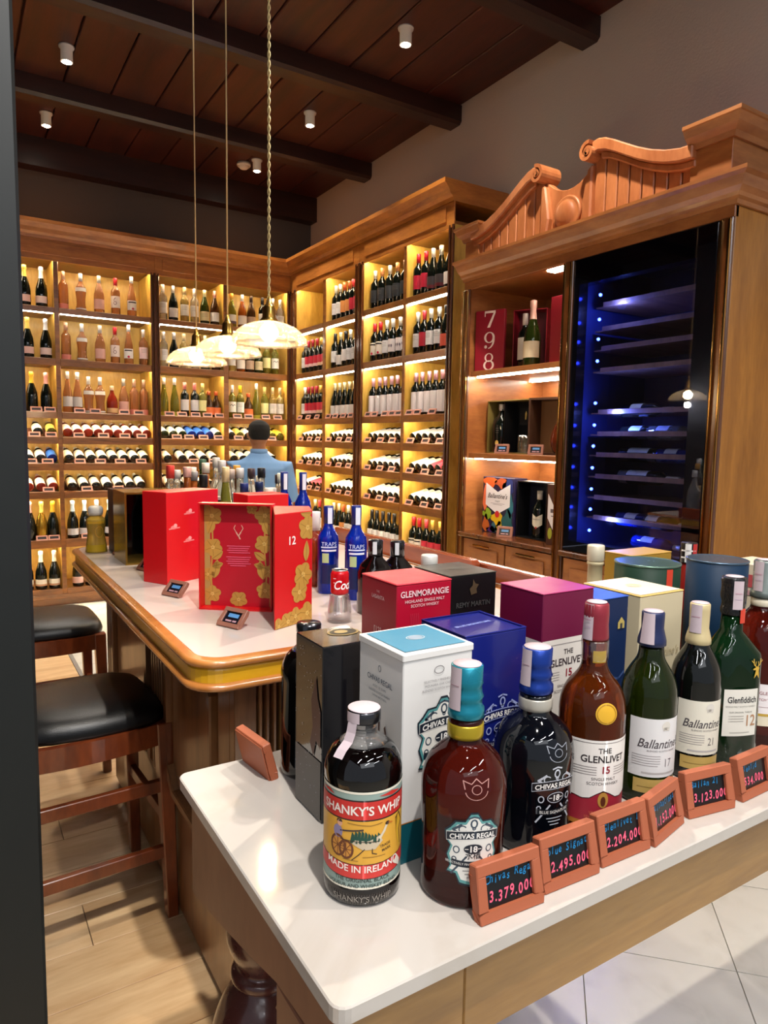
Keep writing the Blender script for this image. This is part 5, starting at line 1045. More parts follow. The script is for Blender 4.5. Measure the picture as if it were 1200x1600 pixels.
def whip(label, x, y, H, R, phi, art=True):
    k = H/.248
    bp = [(.046*k, 0), (R*.985, .006), (R, .020), (R, .150*k), (R*.985, .165*k), (R*.90, .182*k), (R*.72, .195*k), (R*.52, .203*k)]
    bp = [(R*.90, 0), (R*.985, .005), (R, .014), (R, .022), (R*.985, .024), (R*.985, .158*k), (R, .162*k), (R*.99, .172*k), (R*.93, .184*k), (R*.80, .196*k), (R*.62, .204*k)]
    t = front_bottle(label, x, y, bp, [BLKG], None, name='whiskey_bottle')
    MB().lathe([(0, .2042*k), (R*.61, .2042*k), (R*.50, .209*k), (.0175, .214*k), (.0165, .228*k), (.020, .231*k), (0, .2312*k)], 36).build('clear_neck', CLRG, t)
    MB().lathe([(0, .2315*k), (.0215, .2315*k), (.0225, .234*k), (.0225, H-.003), (.021, H), (0, H)], 36).build('cap', mat('gunmetal_cap', '#4a4a4e', .2, .9), t)
    if not art: return t
    a = Art(); HW = R*1.62
    a.rect(-HW, HW, .026, .157, '#8fa39a', 1); a.rect(-HW, HW, .154, .157, '#e6dfcc', 2); a.rect(-HW, HW, .026, .029, '#e9e3cf', 2)
    def band(z0, z1, c, bow, l, x0=-HW, x1=HW):
        N = 12
        for i in range(N):
            xa, xb = x0+(x1-x0)*i/N, x0+(x1-x0)*(i+1)/N; ba, bb_ = bow*(1-(xa/HW)**2), bow*(1-(xb/HW)**2); a.poly([(xa, z0-ba), (xb, z0-bb_), (xb, z1-bb_), (xa, z1-ba)], c, l)
    band(.118, .146, '#2a2220', .0, 1.5); band(.120, .144, '#c5302a', .0, 2)
    a.rect(-HW, HW, .060, .118, '#dca43c', 1.6); band(.064, .070, '#dca43c', .01, 1.6)
    band(.046, .066, '#2a2220', .006, 2.1); band(.047, .065, '#cf3a34', .006, 2.4)
    a.text("SHANKY'S WHIP", 0, .132, .0165, '#efe4da', 3, .02, .98)
    a.text('MADE IN IRELAND', 0, .0535, .0125, '#f1e6dc', 3.4, .015, 1.0, arc=-4)
    a.text('THE ORIGINAL BLACK', 0, .0385, .0075, '#2c3a36', 3, .01).text('LIQUEUR AND WHISKEY BLEND', 0, .031, .0068, '#2c3a36', 3, .01)
    # goose-drawn cart
    for wx, wy, r in ((-.034, .082, .015), (-.022, .079, .013)):
        a.ring(wx, wy, r*.8, r, .003, '#6a3a20', 3, 18); a.ell(wx, wy, r*.62, r*.8, '#c98a3c', 2.8, 14)
        for q in range(4): a.line([(wx-r*.7*cos(q*pi/4), wy-r*.85*sin(q*pi/4)), (wx+r*.7*cos(q*pi/4), wy+r*.85*sin(q*pi/4))], .001, '#6a3a20', 3)
    a.ell(-.034, .101, .007, .009, '#8a7fa0', 3, 12).ell(-.031, .1125, .0038, .0045, '#d9a284', 3.2, 10).poly([(-.036, .114), (-.027, .1145), (-.029, .118), (-.035, .118)], '#3a2a28', 3.4)
    a.line([(-.030, .103), (-.016, .105), (.0, .107)], .002, '#3c3034', 3.2)
    for q in range(9): xx = -.016+q*.0042; a.poly([(xx-.001, .088), (xx+.004, .089), (xx+.005, .100+.003*sin(q*.7)), (xx+.002, .104+.003*sin(q*.7))], '#1f4a3c', 3)
    a.poly([(-.014, .088), (.0, .080), (.016, .080), (.026, .090), (.022, .098), (.008, .092), (-.01, .093)], '#c9b89c', 3.1)
    a.line([(.022, .094), (.028, .102), (.032, .110)], .0036, '#d8cbb0', 3.2).ell(.033, .1115, .0035, .0025, '#3a2a20', 3.4, 10).line([(.035, .1115), (.041, .110)], .0016, '#c9702c', 3.4)
    a.line([(.002, .081), (-.006, .073), (-.014, .066)], .0012, '#3a2a20', 3.2).line([(.012, .081), (.012, .075), (.018, .073)], .0012, '#3a2a20', 3.2)
    a.line([(-.03, .092), (-.005, .091), (.02, .090)], .001, '#3a2a20', 3.6).line([(-.02, .115), (.01, .112), (.025, .114)], .0009, '#8a6428', 3)
    a.line([(.0, .070), (.03, .0695)], .0008, '#8a6428', 3).line([(-.026, .0655), (-.006, .065)], .0008, '#8a6428', 3)
    a.text('TRADE', .030, .083, .0052, '#3a2a20', 3, .01, rot=.15).text('MARK', .032, .077, .0052, '#3a2a20', 3, .01, rot=.15)
    a.poly([(.048, .11), (.055, .116), (.062, .104), (.056, .094), (.060, .075), (.056, .068), (.050, .09)], '#d9a832', 3).line([(.048, .112), (.056, .117), (.063, .104), (.056, .094), (.060, .072)], .0014, '#2a2220', 3.3)
    a.poly([(.044, .052), (.052, .060), (.060, .05), (.058, .042)], '#e9e0d0', 3.5).poly([(.02, .150), (.04, .153), (.058, .148), (.04, .147)], '#c5302a', 2.5).poly([(-.07, .150), (-.05, .153), (-.04, .148)], '#c5302a', 2.5)
    a.build('label', t, cyl(R*.985, phi), .006)
    b = Art()
    for q in range(34): u = -.055+q*.0033; b.line([(u, .0062), (u+.0016, .019)], .0006, '#5a524c', 1)
    b.text("SHANKY'S WHIP", 0, .013, .011, '#8d857c', 2, 0).build('embossing', t, cyl(lambda z: R, phi), .006)
    s_ = phi-.7; st_ = Art().rect(-.010, .010, .234*k, H, PAPER, 2).build('tax_stamp', t, cyl(.0228, s_, 0, .0006), .004); st_['label'] = 'pale pink tax stamp'
    MB().lathe([(0, H+.0002), (.0212, H+.0002), (.0218, H+.0008), (.0212, H+.0014), (0, H+.0014)], 28).build('stamp_top', PAPER, t)
    pts = [(.0236, .234), (.0265, .222), (.032, .212), (.044, .205), (.0525, .197)]
    mb = MB()
    for (ra, za), (rb, zb) in zip(pts[:-1], pts[1:]):
        q = []
        for r_, z_ in ((ra, za), (rb, zb)):
            for w_ in (-.0075, .0075): q.append((r_*cos(s_)-w_*sin(s_), r_*sin(s_)+w_*cos(s_), z_*k))
        mb.add(q, [(0, 2, 3, 1)])
    mb.build('stamp_tail', PAPER, t)
    return t
whip('black whiskey bottle with red, yellow and green goose-cart label, frontmost on the table', .452, .764, .248, .0525, cam_dir(.452, .764)+.02)
whip('black bottle half hidden behind the black speckled box', .532, 1.098, .275, .050, cam_dir(.53, 1.1), False)

def crest(a, cx, cz, s, line, fill=None, dark='#1a2230', l=2, txt1='CHIVAS REGAL', sub='BLUE SIGNATURE'):
    """ornamental shield: scalloped outline, ribbon banner, oval 18; s = half width"""
    def sh(k): return [(cx+s*k*x_, cz+s*k*z_) for x_, z_ in ((-.30, 1.02), (-.12, 1.30), (.12, 1.30), (.30, 1.02), (.62, 1.0), (.80, .78), (.98, .62), (.95, .30), (.80, .12), (.93, -.25), (.80, -.62), (.92, -.85), (.60, -.90), (.45, -1.22), (0, -1.32), (-.45, -1.22), (-.60, -.90), (-.92, -.85), (-.80, -.62), (-.93, -.25), (-.80, .12), (-.95, .30), (-.98, .62), (-.80, .78), (-.62, 1.0))]
    if fill: a.poly(sh(1.10), dark, l).poly(sh(1.04), fill[1], l+.3).poly(sh(.95), fill[0], l+.6)
    w = s*.045
    for sx in (-1, 1):
        a.ring(cx+sx*s*.40, cz+s*.78, s*.16, s*.16, w, line, l+1, 12, pi*.2, pi*1.9).ring(cx+sx*s*.62, cz-s*.02, s*.13, s*.15, w, line, l+1, 12).line([(cx+sx*s*.25, cz-s*.28), (cx+sx*s*.80, cz-s*.95)], w*1.6, line, l+1)
        a.line([(cx+sx*s*.45, cz+s*.95), (cx+sx*s*.75, cz+s*.75), (cx+sx*s*.55, cz+s*.62)], w*2, line, l+1).ring(cx+sx*s*.70, cz-s*.38, s*.10, s*.10, w, line, l+1, 10)
    a.ring(cx, cz+s*1.0, s*.14, s*.18, w*1.4, line, l+1, 12).ring(cx, cz+s*.82, s*.07, s*.07, w, line, l+1, 10).line([(cx-s*.2, cz+s*1.2), (cx, cz+s*1.26), (cx+s*.2, cz+s*1.2)], w*1.3, line, l+1)
    N = 14; B = s*.10
    for i in range(N):
        xa, xb = -s+2*s*i/N, -s+2*s*(i+1)/N; ya, yb = B*(1-(xa/s)**2), B*(1-(xb/s)**2)
        a.poly([(cx+xa, cz+s*.28+ya), (cx+xb, cz+s*.28+yb), (cx+xb, cz+s*.64+yb), (cx+xa, cz+s*.64+ya)], '#d9d5cf' if fill else line, l+1.3)
        a.poly([(cx+xa*.985, cz+s*.31+ya), (cx+xb*.985, cz+s*.31+yb), (cx+xb*.985, cz+s*.61+yb), (cx+xa*.985, cz+s*.61+ya)], dark, l+1.6)
        a.poly([(cx+xa*.8, cz-s*.62-ya*.8), (cx+xb*.8, cz-s*.62-yb*.8), (cx+xb*.8, cz-s*.38-yb*.8), (cx+xa*.8, cz-s*.38-ya*.8)], dark, l+1.2)
    a.text(txt1, cx, cz+s*.54, s*.27, '#ece8e2', l+2, .03, .97, arc=.20/s)
    a.ell(cx, cz+s*.02, s*.38, s*.22, '#d9d5cf' if fill else line, l+1.3, 24).ell(cx, cz+s*.02, s*.35, s*.19, dark, l+1.6, 24).text('18', cx, cz+s*.02, s*.33, '#ece8e2', l+2, .03).line([(cx-s*.30, cz+s*.02), (cx-s*.18, cz+s*.02)], w*.6, '#ece8e2', l+2).line([(cx+s*.18, cz+s*.02), (cx+s*.30, cz+s*.02)], w*.6, '#ece8e2', l+2)
    a.text(sub, cx, cz-s*.57, s*.12 if len(sub) > 15 else s*.17, '#d9d5cf', l+2, .01, arc=-.16/s)
    for q in range(3): a.line([(cx-s*(.36-.08*q), cz-s*(.82+.13*q)), (cx+s*(.36-.08*q), cz-s*(.82+.13*q))], w*.8, '#8d8a88' if fill else line, l+1.5)
def chivas(label, x, y, R, H, glass, capm, band, fill, line, phi, zc, sub, sc):
    k = H/.31
    bp = smoothp([(R*.90, 0), (R*.97, .004), (R*.985, .012), (R*.955, .035*k), (R*.955, .07*k), (R*.985, .11*k), (R, .140*k), (R*.975, .160*k), (R*.86, .180*k), (R*.64, .195*k), (R*.45, .204*k), (R*.395, .212*k), (R*.395, .238*k)], 4)
    t = front_bottle(label, x, y, bp, [glass], None, 56)
    f = prof_r(bp); rn = R*.40
    MB().lathe([(rn-.0004, .2125*k), (rn+.0010, .2135*k), (rn+.0014, .219*k), (rn+.0014, .230*k), (rn+.0006, .232*k)], 40).build('neck_band', band, t)
    cp = [(rn-.0005, .2395*k), (rn+.0015, .241*k), (rn+.0012, .252*k), (rn-.002, .256*k), (rn-.002, .264*k), (rn, .268*k), (rn-.002, .272*k), (rn-.003, .282*k), (rn-.001, .286*k), (rn-.002, .290*k), (rn-.0015, .309*k), (rn-.003, H)]
    MB().lathe([(0, .239*k)]+cp+[(0, H+.0002)], 40).build('cap', capm, t)
    fc = prof_r(cp); stamp(t, fc, cam_dir(x, y)-.75, .253*k, H-.0005, .0088, H, rn-.004)
    a = Art(); crest(a, 0, 0, sc, line, fill, '#16202c' if fill else '#0b0d14', 1, sub=sub)
    if fill: a.text('水楢', 0, -.0085, .0105, '#2a2a30', 3, .01)
    a.build('label', t, lambda u, v, l: cyl(f, phi, zc, .00025)(u, v, l), .005)
    b = Art().ring(0, 0, .011, .012, .0009, '#b08078' if fill else '#8f939c', 1, 16, pi*1.05, pi*1.95).line([(-.011, .002), (-.013, .012), (-.005, .008), (0, .014), (.005, .008), (.013, .012), (.011, .002)], .0010, '#b08078' if fill else '#8f939c', 1).ring(0, .001, .005, .006, .0008, '#b08078' if fill else '#8f939c', 1, 12)
    b.build('embossed_crest', t, lambda u, v, l: cyl(f, phi+.05, .162*k, .0003)(u, v, l), .004)
    return t
TEAL = mat('teal_foil', '#1d7f93', .28, .55); NAVYF = mat('royal_blue_foil', '#1c3a8f', .28, .55); GOLDF = mat('gold_neck_band', '#b8a02c', .3, .6); SILF = mat('silver_neck_band', '#b9b4a8', .35, .4)
chivas('round amber whisky bottle with teal cap and white ornate 18 label', .569, .695, .0575, .309, CHG, TEAL, GOLDF, ('#e3e0d8', '#5d9a98'), '#3c4a58', cam_dir(.569, .695)+.26, .083, 'SELECTIVELY FINISHED IN OAK CASKS', .0355)
t = chivas('round black whisky bottle with blue cap and silver 18 crest', .734, .733, .060, .298, mat('inky_blue_glass', '#05070d', .03, spec=.7), NAVYF, SILF, None, '#b9bcc4', cam_dir(.734, .733)+.62, .090, 'BLUE SIGNATURE', .0375)
Art().text('BLUE SIGNATURE', 0, .2155, .0085, '#3a3f66', 1, .02).build('band_lettering', t, cyl(.0242, cam_dir(.734, .733)+.3), .004)

# Glenlivet
GR = .0515
gp = smoothp([(.046, 0), (.0500, .004), (GR, .012), (GR, .05), (GR, .10), (GR, .165), (GR, .186), (.0485, .205), (.0405, .223), (.030, .236), (.0225, .248), (.0195, .262), (.0192, .296)], 4)
t = front_bottle('amber whisky bottle with wine-red capsule and gold seal, number 15', .853, .727, gp, [GLG], None, 56)
cp = [(.0200, .296), (.0205, .300), (.0190, .320), (.0195, .335), (.0185, .352), (.0165, .354)]
MB().lathe([(0, .2955)]+cp+[(0, .3545)], 36).build('capsule', mat('wine_red_capsule', '#8c2c38', .3, .3), t)
MB().lathe([(.0200, .2625), (.0212, .264), (.0212, .294), (.0200, .2955)], 36).build('clear_sleeve', thin_glass('clear_sleeve', (1, 1, 1), .14, .05), t)
ph = cam_dir(.853, .727)+.45; GF = prof_r(gp)
a = Art(); HW = GR*1.25
a.rect(-HW, HW, .018, .066, '#9c2434', 1)
N = 12
for i in range(N):
    xa, xb = -HW+2*HW*i/N, -HW+2*HW*(i+1)/N; f1 = lambda u: .060+.010*math.exp(-(u/.014)**2)-.0035*math.exp(-((abs(u)-.028)/.012)**2)
    a.poly([(xa, f1(xa)), (xb, f1(xb)), (xb, .150), (xa, .150)], '#e7e1d9', 2)
    a.poly([(xa, f1(xa)-.0012), (xb, f1(xb)-.0012), (xb, f1(xb)), (xa, f1(xa))], '#2a1a1c', 2.2)
a.rect(-HW+.004, HW-.004, .1455, .1463, '#5a5050', 3).text('THE', 0, .134, .0115, '#2a2426', 3, .015).text('GLENLIVET', 0, .1205, .0155, '#2a2426', 3, .02, .95).text('15', .002, .1035, .0155, '#8c1c2c', 3, .025)
for q in range(4): a.rect(-HW+.010, -.012, .107-.004*q, .108-.004*q, '#8a8280', 3).rect(.016, HW-.010, .107-.004*q, .108-.004*q, '#8a8280', 3)
a.text('SINGLE MALT', 0, .089, .0065, '#3a3234', 3).text('SCOTCH WHISKY', 0, .0815, .0065, '#3a3234', 3)
a.ell(0, .055, .0085, .0125, '#b8863c', 3, 18).ell(0, .053, .004, .008, '#5a2a18', 4, 12).text('YEARS OF AGE', 0, .0345, .0065, '#c9604a', 3, .01).text('SINGLE MALT WHISKY', 0, .028, .0055, '#c9604a', 3, .01)
a.rect(-HW, HW, .0125, .020, '#b5722a', 1.5).text('GEORGE & J.G. SMITH', 0, .0115, .0085, '#7a3a14', 4, .02)
a.build('label', t, cyl(GR, ph), .005)
Art().ell(0, .192, .0175, .0165, '#d8a62c', 1, 28).ring(0, .192, .0155, .0148, .0012, '#a87c1c', 2, 24).build('gold_seal', t, lambda u, v, l: cyl(GF, ph+.0, 0, .0006)(u, v, l), .004)['label'] = 'round gold seal'
Art().rect(-.011, .011, .262, .281, '#c9a21c', 1).build('neck_label', t, cyl(.0199, ph, 0, .0003), .004)
stamp(t, prof_r(cp), cam_dir(.853, .727)-.75, .297, .3535, .0088, .3545, .0155)

def ball(label, x, y, R, H, glass, capc, caph, lc, num, ph):
    k = H/.323
    bp = smoothp([(R*.90, 0), (R*.98, .004), (R, .010), (R, .06), (R, .12*k), (R, .178*k), (R*.98, .193*k), (R*.88, .211*k), (R*.70, .227*k), (R*.53, .240*k), (R*.46, .250*k), (R*.44, .262*k)], 4)
    t = front_bottle(label, x, y, bp, [glass], None, 52)
    cm = mat('cap_'+capc.lstrip('#'), capc, .38, .25); rn = R*.46
    cp = [(rn-.0005, H-caph), (rn+.0022, H-caph+.002), (rn+.002, H-caph+.010), (rn+.0, H-caph+.018), (rn-.003, H-caph+.030), (rn-.0025, H-.012), (rn-.0025, H-.002), (rn-.004, H)]
    MB().lathe([(0, H-caph-.0003)]+cp+[(0, H+.0003)], 36).build('cap', cm, t)
    stamp(t, prof_r(cp), cam_dir(x, y)-.35, H-.052, H-.001, .0088, H, rn-.005)
    a = Art(); HW = R*1.22
    a.rect(-HW, HW, .052*k, .152*k, lc, 1).text("Ballantine's", 0, .110*k, .0215, '#4a4448', 2, .008, .85, .32).text('BLENDED SCOTCH WHISKY', 0, .0975*k, .0042, '#6a6468', 2)
    for q in range(5): a.rect(-HW+.006, -.004-(.004 if q == 4 else 0), .088*k-.0042*q, .089*k-.0042*q, '#a09a98', 2)
    a.text(num, .010, .077*k, .020, '#5a5458', 2, -.01, .8).rect(-HW*.6, HW*.5, .0575*k, .0605*k, '#b3adaa', 2).ell(.004, .140*k, .008, .008, '#d5cfc4', 2, 12).rect(-.002, .010, .132*k, .138*k, '#c5bfb4', 2)
    a.rect(-HW*.82, HW*.62, .024, .048*k, '#b89a55', 1).rect(-HW*.7, HW*.5, .034, .035, '#8a7038', 2)
    a.build('label', t, cyl(R, ph), .006); return t
ball('dark green whisky bottle with blue cap and white script label', .995, .728, .0458, .323, GRG, '#232c52', .058, '#dcdad8', '17', cam_dir(.995, .728)+.62)
ball('near-black whisky bottle with cream cap and cream script label', 1.141, .738, .0430, .319, mat('near_black_glass', '#080a08', .03, spec=.7), '#cbb98c', .075, '#e0dac8', '21', cam_dir(1.141, .738)+.58)
# triangular green bottle
t = thing('whisky_bottle', 'three-sided dark green whisky bottle with crumpled black foil neck', 'bottle', (1.250, .742, TZ)); ph = cam_dir(1.25, .742)+.62
def tri(r, z, n=36, b=.30):
    out = []
    for k in range(n):
        a_ = 2*pi*k/n; out.append((r*(1+b*.35*cos(3*(a_-ph-pi)))*cos(a_), r*(1+b*.35*cos(3*(a_-ph-pi)))*sin(a_), z))
    return out
lv = [(.044, 0, .5), (.047, .005, .5), (.047, .205, .5), (.0455, .216, .45), (.030, .240, .2), (.0200, .254, 0), (.0185, .290, 0)]
vs = []; n = 36
for r_, z_, b_ in lv: vs += tri(r_, z_, n, b_)
fs = [(i*n+k, i*n+(k+1) % n, (i+1)*n+(k+1) % n, (i+1)*n+k) for i in range(len(lv)-1) for k in range(n)]+[tuple(range(n-1, -1, -1)), tuple((len(lv)-1)*n+k for k in range(n))]
MB().add(vs, fs, 0, True).build('glass_body', mat('bottle_green_glass', '#0c2a12', .03, trans=.45, ior=1.4), t)
FOIL = mat('crumpled_black_foil', '#2c2c2e', .25, .7, bump=1, bscale=260)
MB().lathe(smoothp([(.0205, .285), (.0215, .292), (.0195, .305), (.0225, .318), (.0215, .335), (.0225, .350), (.0205, .356)], 3)+[(0, .3565)], 30, flute=.05, nf=7).build('foil', FOIL, t)
stamp(t, .0232, ph-.25, .298, .352, .0085, .3568, .016)
Art().rect(-.006, .006, .272, .300, '#c9402c', 1).build('red_tab', t, cyl(.0235, ph+.25), .004)
def flat3(u, v, l):  # the flat front side of the three-sided body
    d_ = Vector((cos(ph), sin(ph), 0)); s_ = Vector((-sin(ph), cos(ph), 0)); r_ = .0405+.0004*l+.0035*(1-(u/.032)**2); return d_*r_+s_*u+Vector((0, 0, v))
a = Art().rect(-.034, .034, .062, .152, '#dcd8cc', 1).text('Glenfiddich', .002, .132, .0165, '#2a2a2c', 2, .015, .78).text('SINGLE MALT SCOTCH WHISKY', 0, .119, .0042, '#8a8a84', 2).text('OUR ORIGINAL TWELVE', 0, .108, .0042, '#6a6a66', 2)
for q in range(3): a.rect(-.024, .006, .100-.005*q, .1012-.005*q, '#9a958c', 2)
a.text('12', .020, .092, .030, '#a87c5a', 2, .01, .8).rect(-.02, .02, .068, .0695, '#a8a49c', 2)
def stag(a, cx, cz, s, c, l=2):
    a.poly([(cx-s*.28, cz-s*.9), (cx+s*.05, cz-s*.55), (cx+s*.30, cz-s*.95), (cx+s*.22, cz-s*.2), (cx+s*.28, cz+s*.10), (cx+s*.10, cz+s*.22), (cx-s*.10, cz+s*.16), (cx-s*.42, cz+s*.02), (cx-s*.40, cz-s*.08), (cx-s*.10, cz-s*.12)], c, l)
    for sx in (-1, 1):
        a.line([(cx+sx*s*.06, cz+s*.18), (cx+sx*s*.34, cz+s*.42), (cx+sx*s*.40, cz+s*.95)], s*.09, c, l).line([(cx+sx*s*.20, cz+s*.30), (cx+sx*s*.12, cz+s*.70)], s*.07, c, l).line([(cx+sx*s*.36, cz+s*.55), (cx+sx*s*.62, cz+s*.80)], s*.07, c, l)
stag(a, .028, .190, .020, '#c9a03c'); a.build('label', t, flat3, .006)
# rightmost bottle, cut by the frame
t = front_bottle('amber whisky bottle with silver-black cap at the right edge of the picture', 1.385, .760, smoothp([(.048, 0), (.053, .004), (.0545, .012), (.0545, .13), (.0545, .20), (.052, .225), (.044, .250), (.030, .268), (.022, .280), (.0205, .30)], 4), [CHG], None, 48)
MB().lathe([(0, .2995), (.024, .2995), (.025, .304), (.024, .312), (.021, .315), (.0215, .372), (.019, .375), (0, .3755)], 32).build('cap', mat('grey_green_cap', '#5a625f', .35, .4), t)
MB().lathe([(.0215, .283), (.0222, .284), (.0222, .2985), (.021, .299)], 32).build('neck_band', mat('cream_band', '#cfc5ae', .5), t)
stamp(t, .0218, cam_dir(1.385, .76)-.5, .314, .374, .009, .3757, .016)
a = Art().rect(-.068, .068, .075, .135, '#e6dedd', 1).rect(-.068, .068, .070, .0752, '#b8963c', 2).rect(-.068, .068, .050, .0698, '#d8cdb4', 1).text('SINGLE MALT', 0, .117, .009, '#8a3038', 2).text('SCOTCH WHISKY', 0, .104, .007, '#8a3038', 2).rect(-.03, .03, .088, .0892, '#b09a9c', 2)
a.build('label', t, cyl(.0545, cam_dir(1.385, .76)+.35), .006)

# ------------------------------------------------------------------ boxes on the table
BLKB = mat('black_speckled_box', '#101014', .14, coat=.5)
t, w, d_, h = box_thing('gift_box', 'glossy black speckled gift box standing behind the white box', 'box', .470, .565, .921, 1.018, TZ, TZ+.285, BLKB, BLKB, .0)  if False else box_thing('gift_box', 'glossy black speckled gift box left of the white box', 'box', .470, .566, .921, 1.018, TZ, TZ+.285, BLKB)
a = Art(); rr = random.Random(5)
for q in range(70): u, v = rr.uniform(-.046, .046), rr.uniform(.01, .28); a.ell(u, v, .0006+rr.random()*.0006, .0006+rr.random()*.0006, '#9a9aa2', 1, 6)
pts = [(-.045, .18), (-.035, .20), (-.028, .235), (-.020, .21), (-.012, .19), (-.018, .15), (-.008, .12), (-.020, .10), (-.03, .13), (-.045, .12)]
a.poly([(-u, v) for u, v in pts], '#5a4038', .8); a.rect(-.046, .046, .004, .10, '#5a5550', .6)  # grey lower block is a reflection in the gloss, painted on
a.build('side_print', t, left(t, w, d_)); Art().ell(.02, .012, .028, .020, '#8a7444', 1, 24).ell(.02, .012, .024, .016, '#17150f', 2, 24).ell(.016, .012, .012, .009, '#a08a58', 3, 12).build('top_medallion', t, top(t, h))
WB = mat('white_card', '#dfdcd8', .4); SKY = mat('sky_blue_card', '#4a9ab8', .45); TB = mat('teal_card', '#0e5560', .4)
t, w, d_, h = box_thing('gift_box', 'white gift box with sky-blue top and ornate 18 crest', 'box', .519, .641, .772, .893, TZ, TZ+.306, WB)
MB().box(-w-.0015, w+.0015, -d_-.0015, d_+.0015, h-.010, h+.001).build('lid_rim', WB, t, bevel=.0015)
a = Art().rect(-w+.007, w-.007, -d_+.007, d_-.007, '#3a7f9a', 1).ell(0, 0, .012, .009, '#8a9aa8', 2, 14).ring(0, 0, .016, .011, .002, '#9fb0b8', 2, 16); a.build('lid_print', t, top(t, h+.0012))
a = Art().rect(-w, w, .0005, .060, TB, 1).rect(-w, w, .060, .0615, '#b0702c', 2).rect(-.02, .03, .040, .0412, '#b0702c', 2).rect(-.01, .03, .034, .0352, '#8fa4a4', 2).rect(-.01, .03, .029, .0302, '#8fa4a4', 2)
crest(a, .010, .175, .043, '#3c4a58', ('#e3dfd6', '#4f8f90'), '#16202c', 1, sub='SELECTIVELY FINISHED'); a.text('水楢', .010, .163, .011, '#2a2a30', 4, .01)
a.ring(0, .277, .009, .006, .001, '#6a6468', 1, 14).text('SELECTIVELY FINISHED IN', 0, .262, .0046, '#8a8588', 1).text('MIZUNARA OAK CASKS', 0, .2555, .0046, '#8a8588', 1).text('BLENDED SCOTCH WHISKY', 0, .249, .0046, '#8a8588', 1)
a.build('front_print', t, front(t, w, d_))
a = Art().rect(-w, w, .0005, .060, TB, 1).rect(-w, w, .060, .0615, '#b0702c', 2).text('CHIVAS REGAL', .0, .252, .0115, '#5a6472', 1, .01, .9).ring(0, .270, .004, .005, .001, '#5a6472', 1, 10).text('AGED 18 YEARS', 0, .241, .0052, '#7a8088', 1).text('BLENDED SCOTCH WHISKY', 0, .233, .0046, '#7a8088', 1).text('CHIVAS BROTHERS', 0, .2265, .0046, '#7a8088', 1)
a.poly([(-.002, .205), (.001, .22), (.003, .19), (.002, .15), (-.001, .15)], '#4a3030', 1).poly([(.014, .185), (.018, .19), (.026, .16), (.022, .155)], '#4a3030', 1).text('18', -.015, .11, .022, '#8d949c', 1)
a.build('side_print', t, left(t, w, d_))
ROY = mat('royal_blue_box', '#131d6e', .3, coat=.3)
t, w, d_, h = box_thing('gift_box', 'royal blue gift box with silver 18 crest behind the blue-capped bottle', 'box', .650, .775, .800, .918, TZ, TZ+.305, ROY)
MB().box(-w, w, -d_, -d_+.003, h, h+.003).box(-w, w, d_-.003, d_, h, h+.003).box(-w, -w+.003, -d_+.003, d_-.003, h, h+.003).box(w-.003, w, -d_+.003, d_-.003, h, h+.003).build('lid_rim', ROY, t, bevel=.0008)
Art().text('BLUE SIGNATURE', 0, 0, .010, '#8d9ad8', 1, .02, rot=.1).build('lid_print', t, top(t, h))
a = Art(); crest(a, .015, .150, .043, '#9aa4d4', None, '#0d1448', 1); a.build('front_print', t, front(t, w, d_))
CRM = mat('crimson_carton', '#a80f2a', .33); CRT = mat('coral_carton_lid', '#c22c3c', .35)
t, w, d_, h = box_thing('gift_box', 'crimson carton lettered GLENMORANGIE behind the white box', 'box', .642, .760, .980, 1.100, TZ, TZ+.355, CRM, CRT, .003)
a = Art().text('GLENMORANGIE', .0, .336, .0155, '#e6c5c4', 1, .018, .88).text('HIGHLAND SINGLE MALT', 0, .3225, .0075, '#dcb4b4', 1, .012).text('SCOTCH WHISKY', 0, .314, .0075, '#dcb4b4', 1, .012)
for q in range(5): a.line([(-.030+q*.004, .30), (-.024+q*.004, .20), (-.030+q*.005, .10)], .0008, '#c2344c', 1)
a.build('front_print', t, front(t, w, d_))
Art().text('THE', 0, .332, .006, '#e0b8b8', 1).text('LASANTA', 0, .322, .010, '#e0b8b8', 1, .02).text('[12]', 0, .262, .016, '#e0b8b8', 1, .02).build('side_print', t, left(t, w, d_))
BKC = mat('black_carton', '#0c0c0d', .35)
t, w, d_, h = box_thing('gift_box', 'black carton lettered REMY MARTIN with centaur emblem', 'box', .770, .882, .998, 1.115, TZ, TZ+.355, BKC, mat('charcoal_lid', '#2c2b28', .35), .002)
a = Art().text('REMY MARTIN', 0, .298, .0135, '#3c3b3a', 1, .02, .95).poly([(-.006, .315), (.008, .318), (.006, .326), (.012, .334), (.004, .336), (-.002, .345), (-.003, .333), (-.010, .327)], '#4a3a28', 1)
a.build('front_print', t, front(t, w, d_)); Art().poly([(-.02, 0), (0, .012), (.02, .004), (.01, -.01)], '#4c4a42', 1).build('lid_print', t, top(t, h))
PUR = mat('plum_carton', '#6a1038', .38); PUL = mat('magenta_lid', '#9c2a5c', .35); IV = '#ded6cc'
t, w, d_, h = box_thing('gift_box', 'plum and ivory carton with THE GLENLIVET 15 beside the red capsule', 'box', .832, .955, .822, .930, TZ, TZ+.350, PUR, PUL, .002)
a = Art().rect(-w, w, .14, .268, IV, 1)
for q in range(10): u0, u1 = -w+2*w*q/10, -w+2*w*(q+1)/10; f2 = lambda u: .14-.018+.03*((u+.0)/w)**2*.5; a.poly([(u0, .128+.030*abs(u0/w)), (u1, .128+.030*abs(u1/w)), (u1, .145), (u0, .145)], IV, 1.2)
a.poly([(-w, .140), (-w, .150), (w, .150), (w, .140), (0, .126)], IV, 1.4).rect(-w+.008, w-.008, .258, .259, '#8a8280', 2)
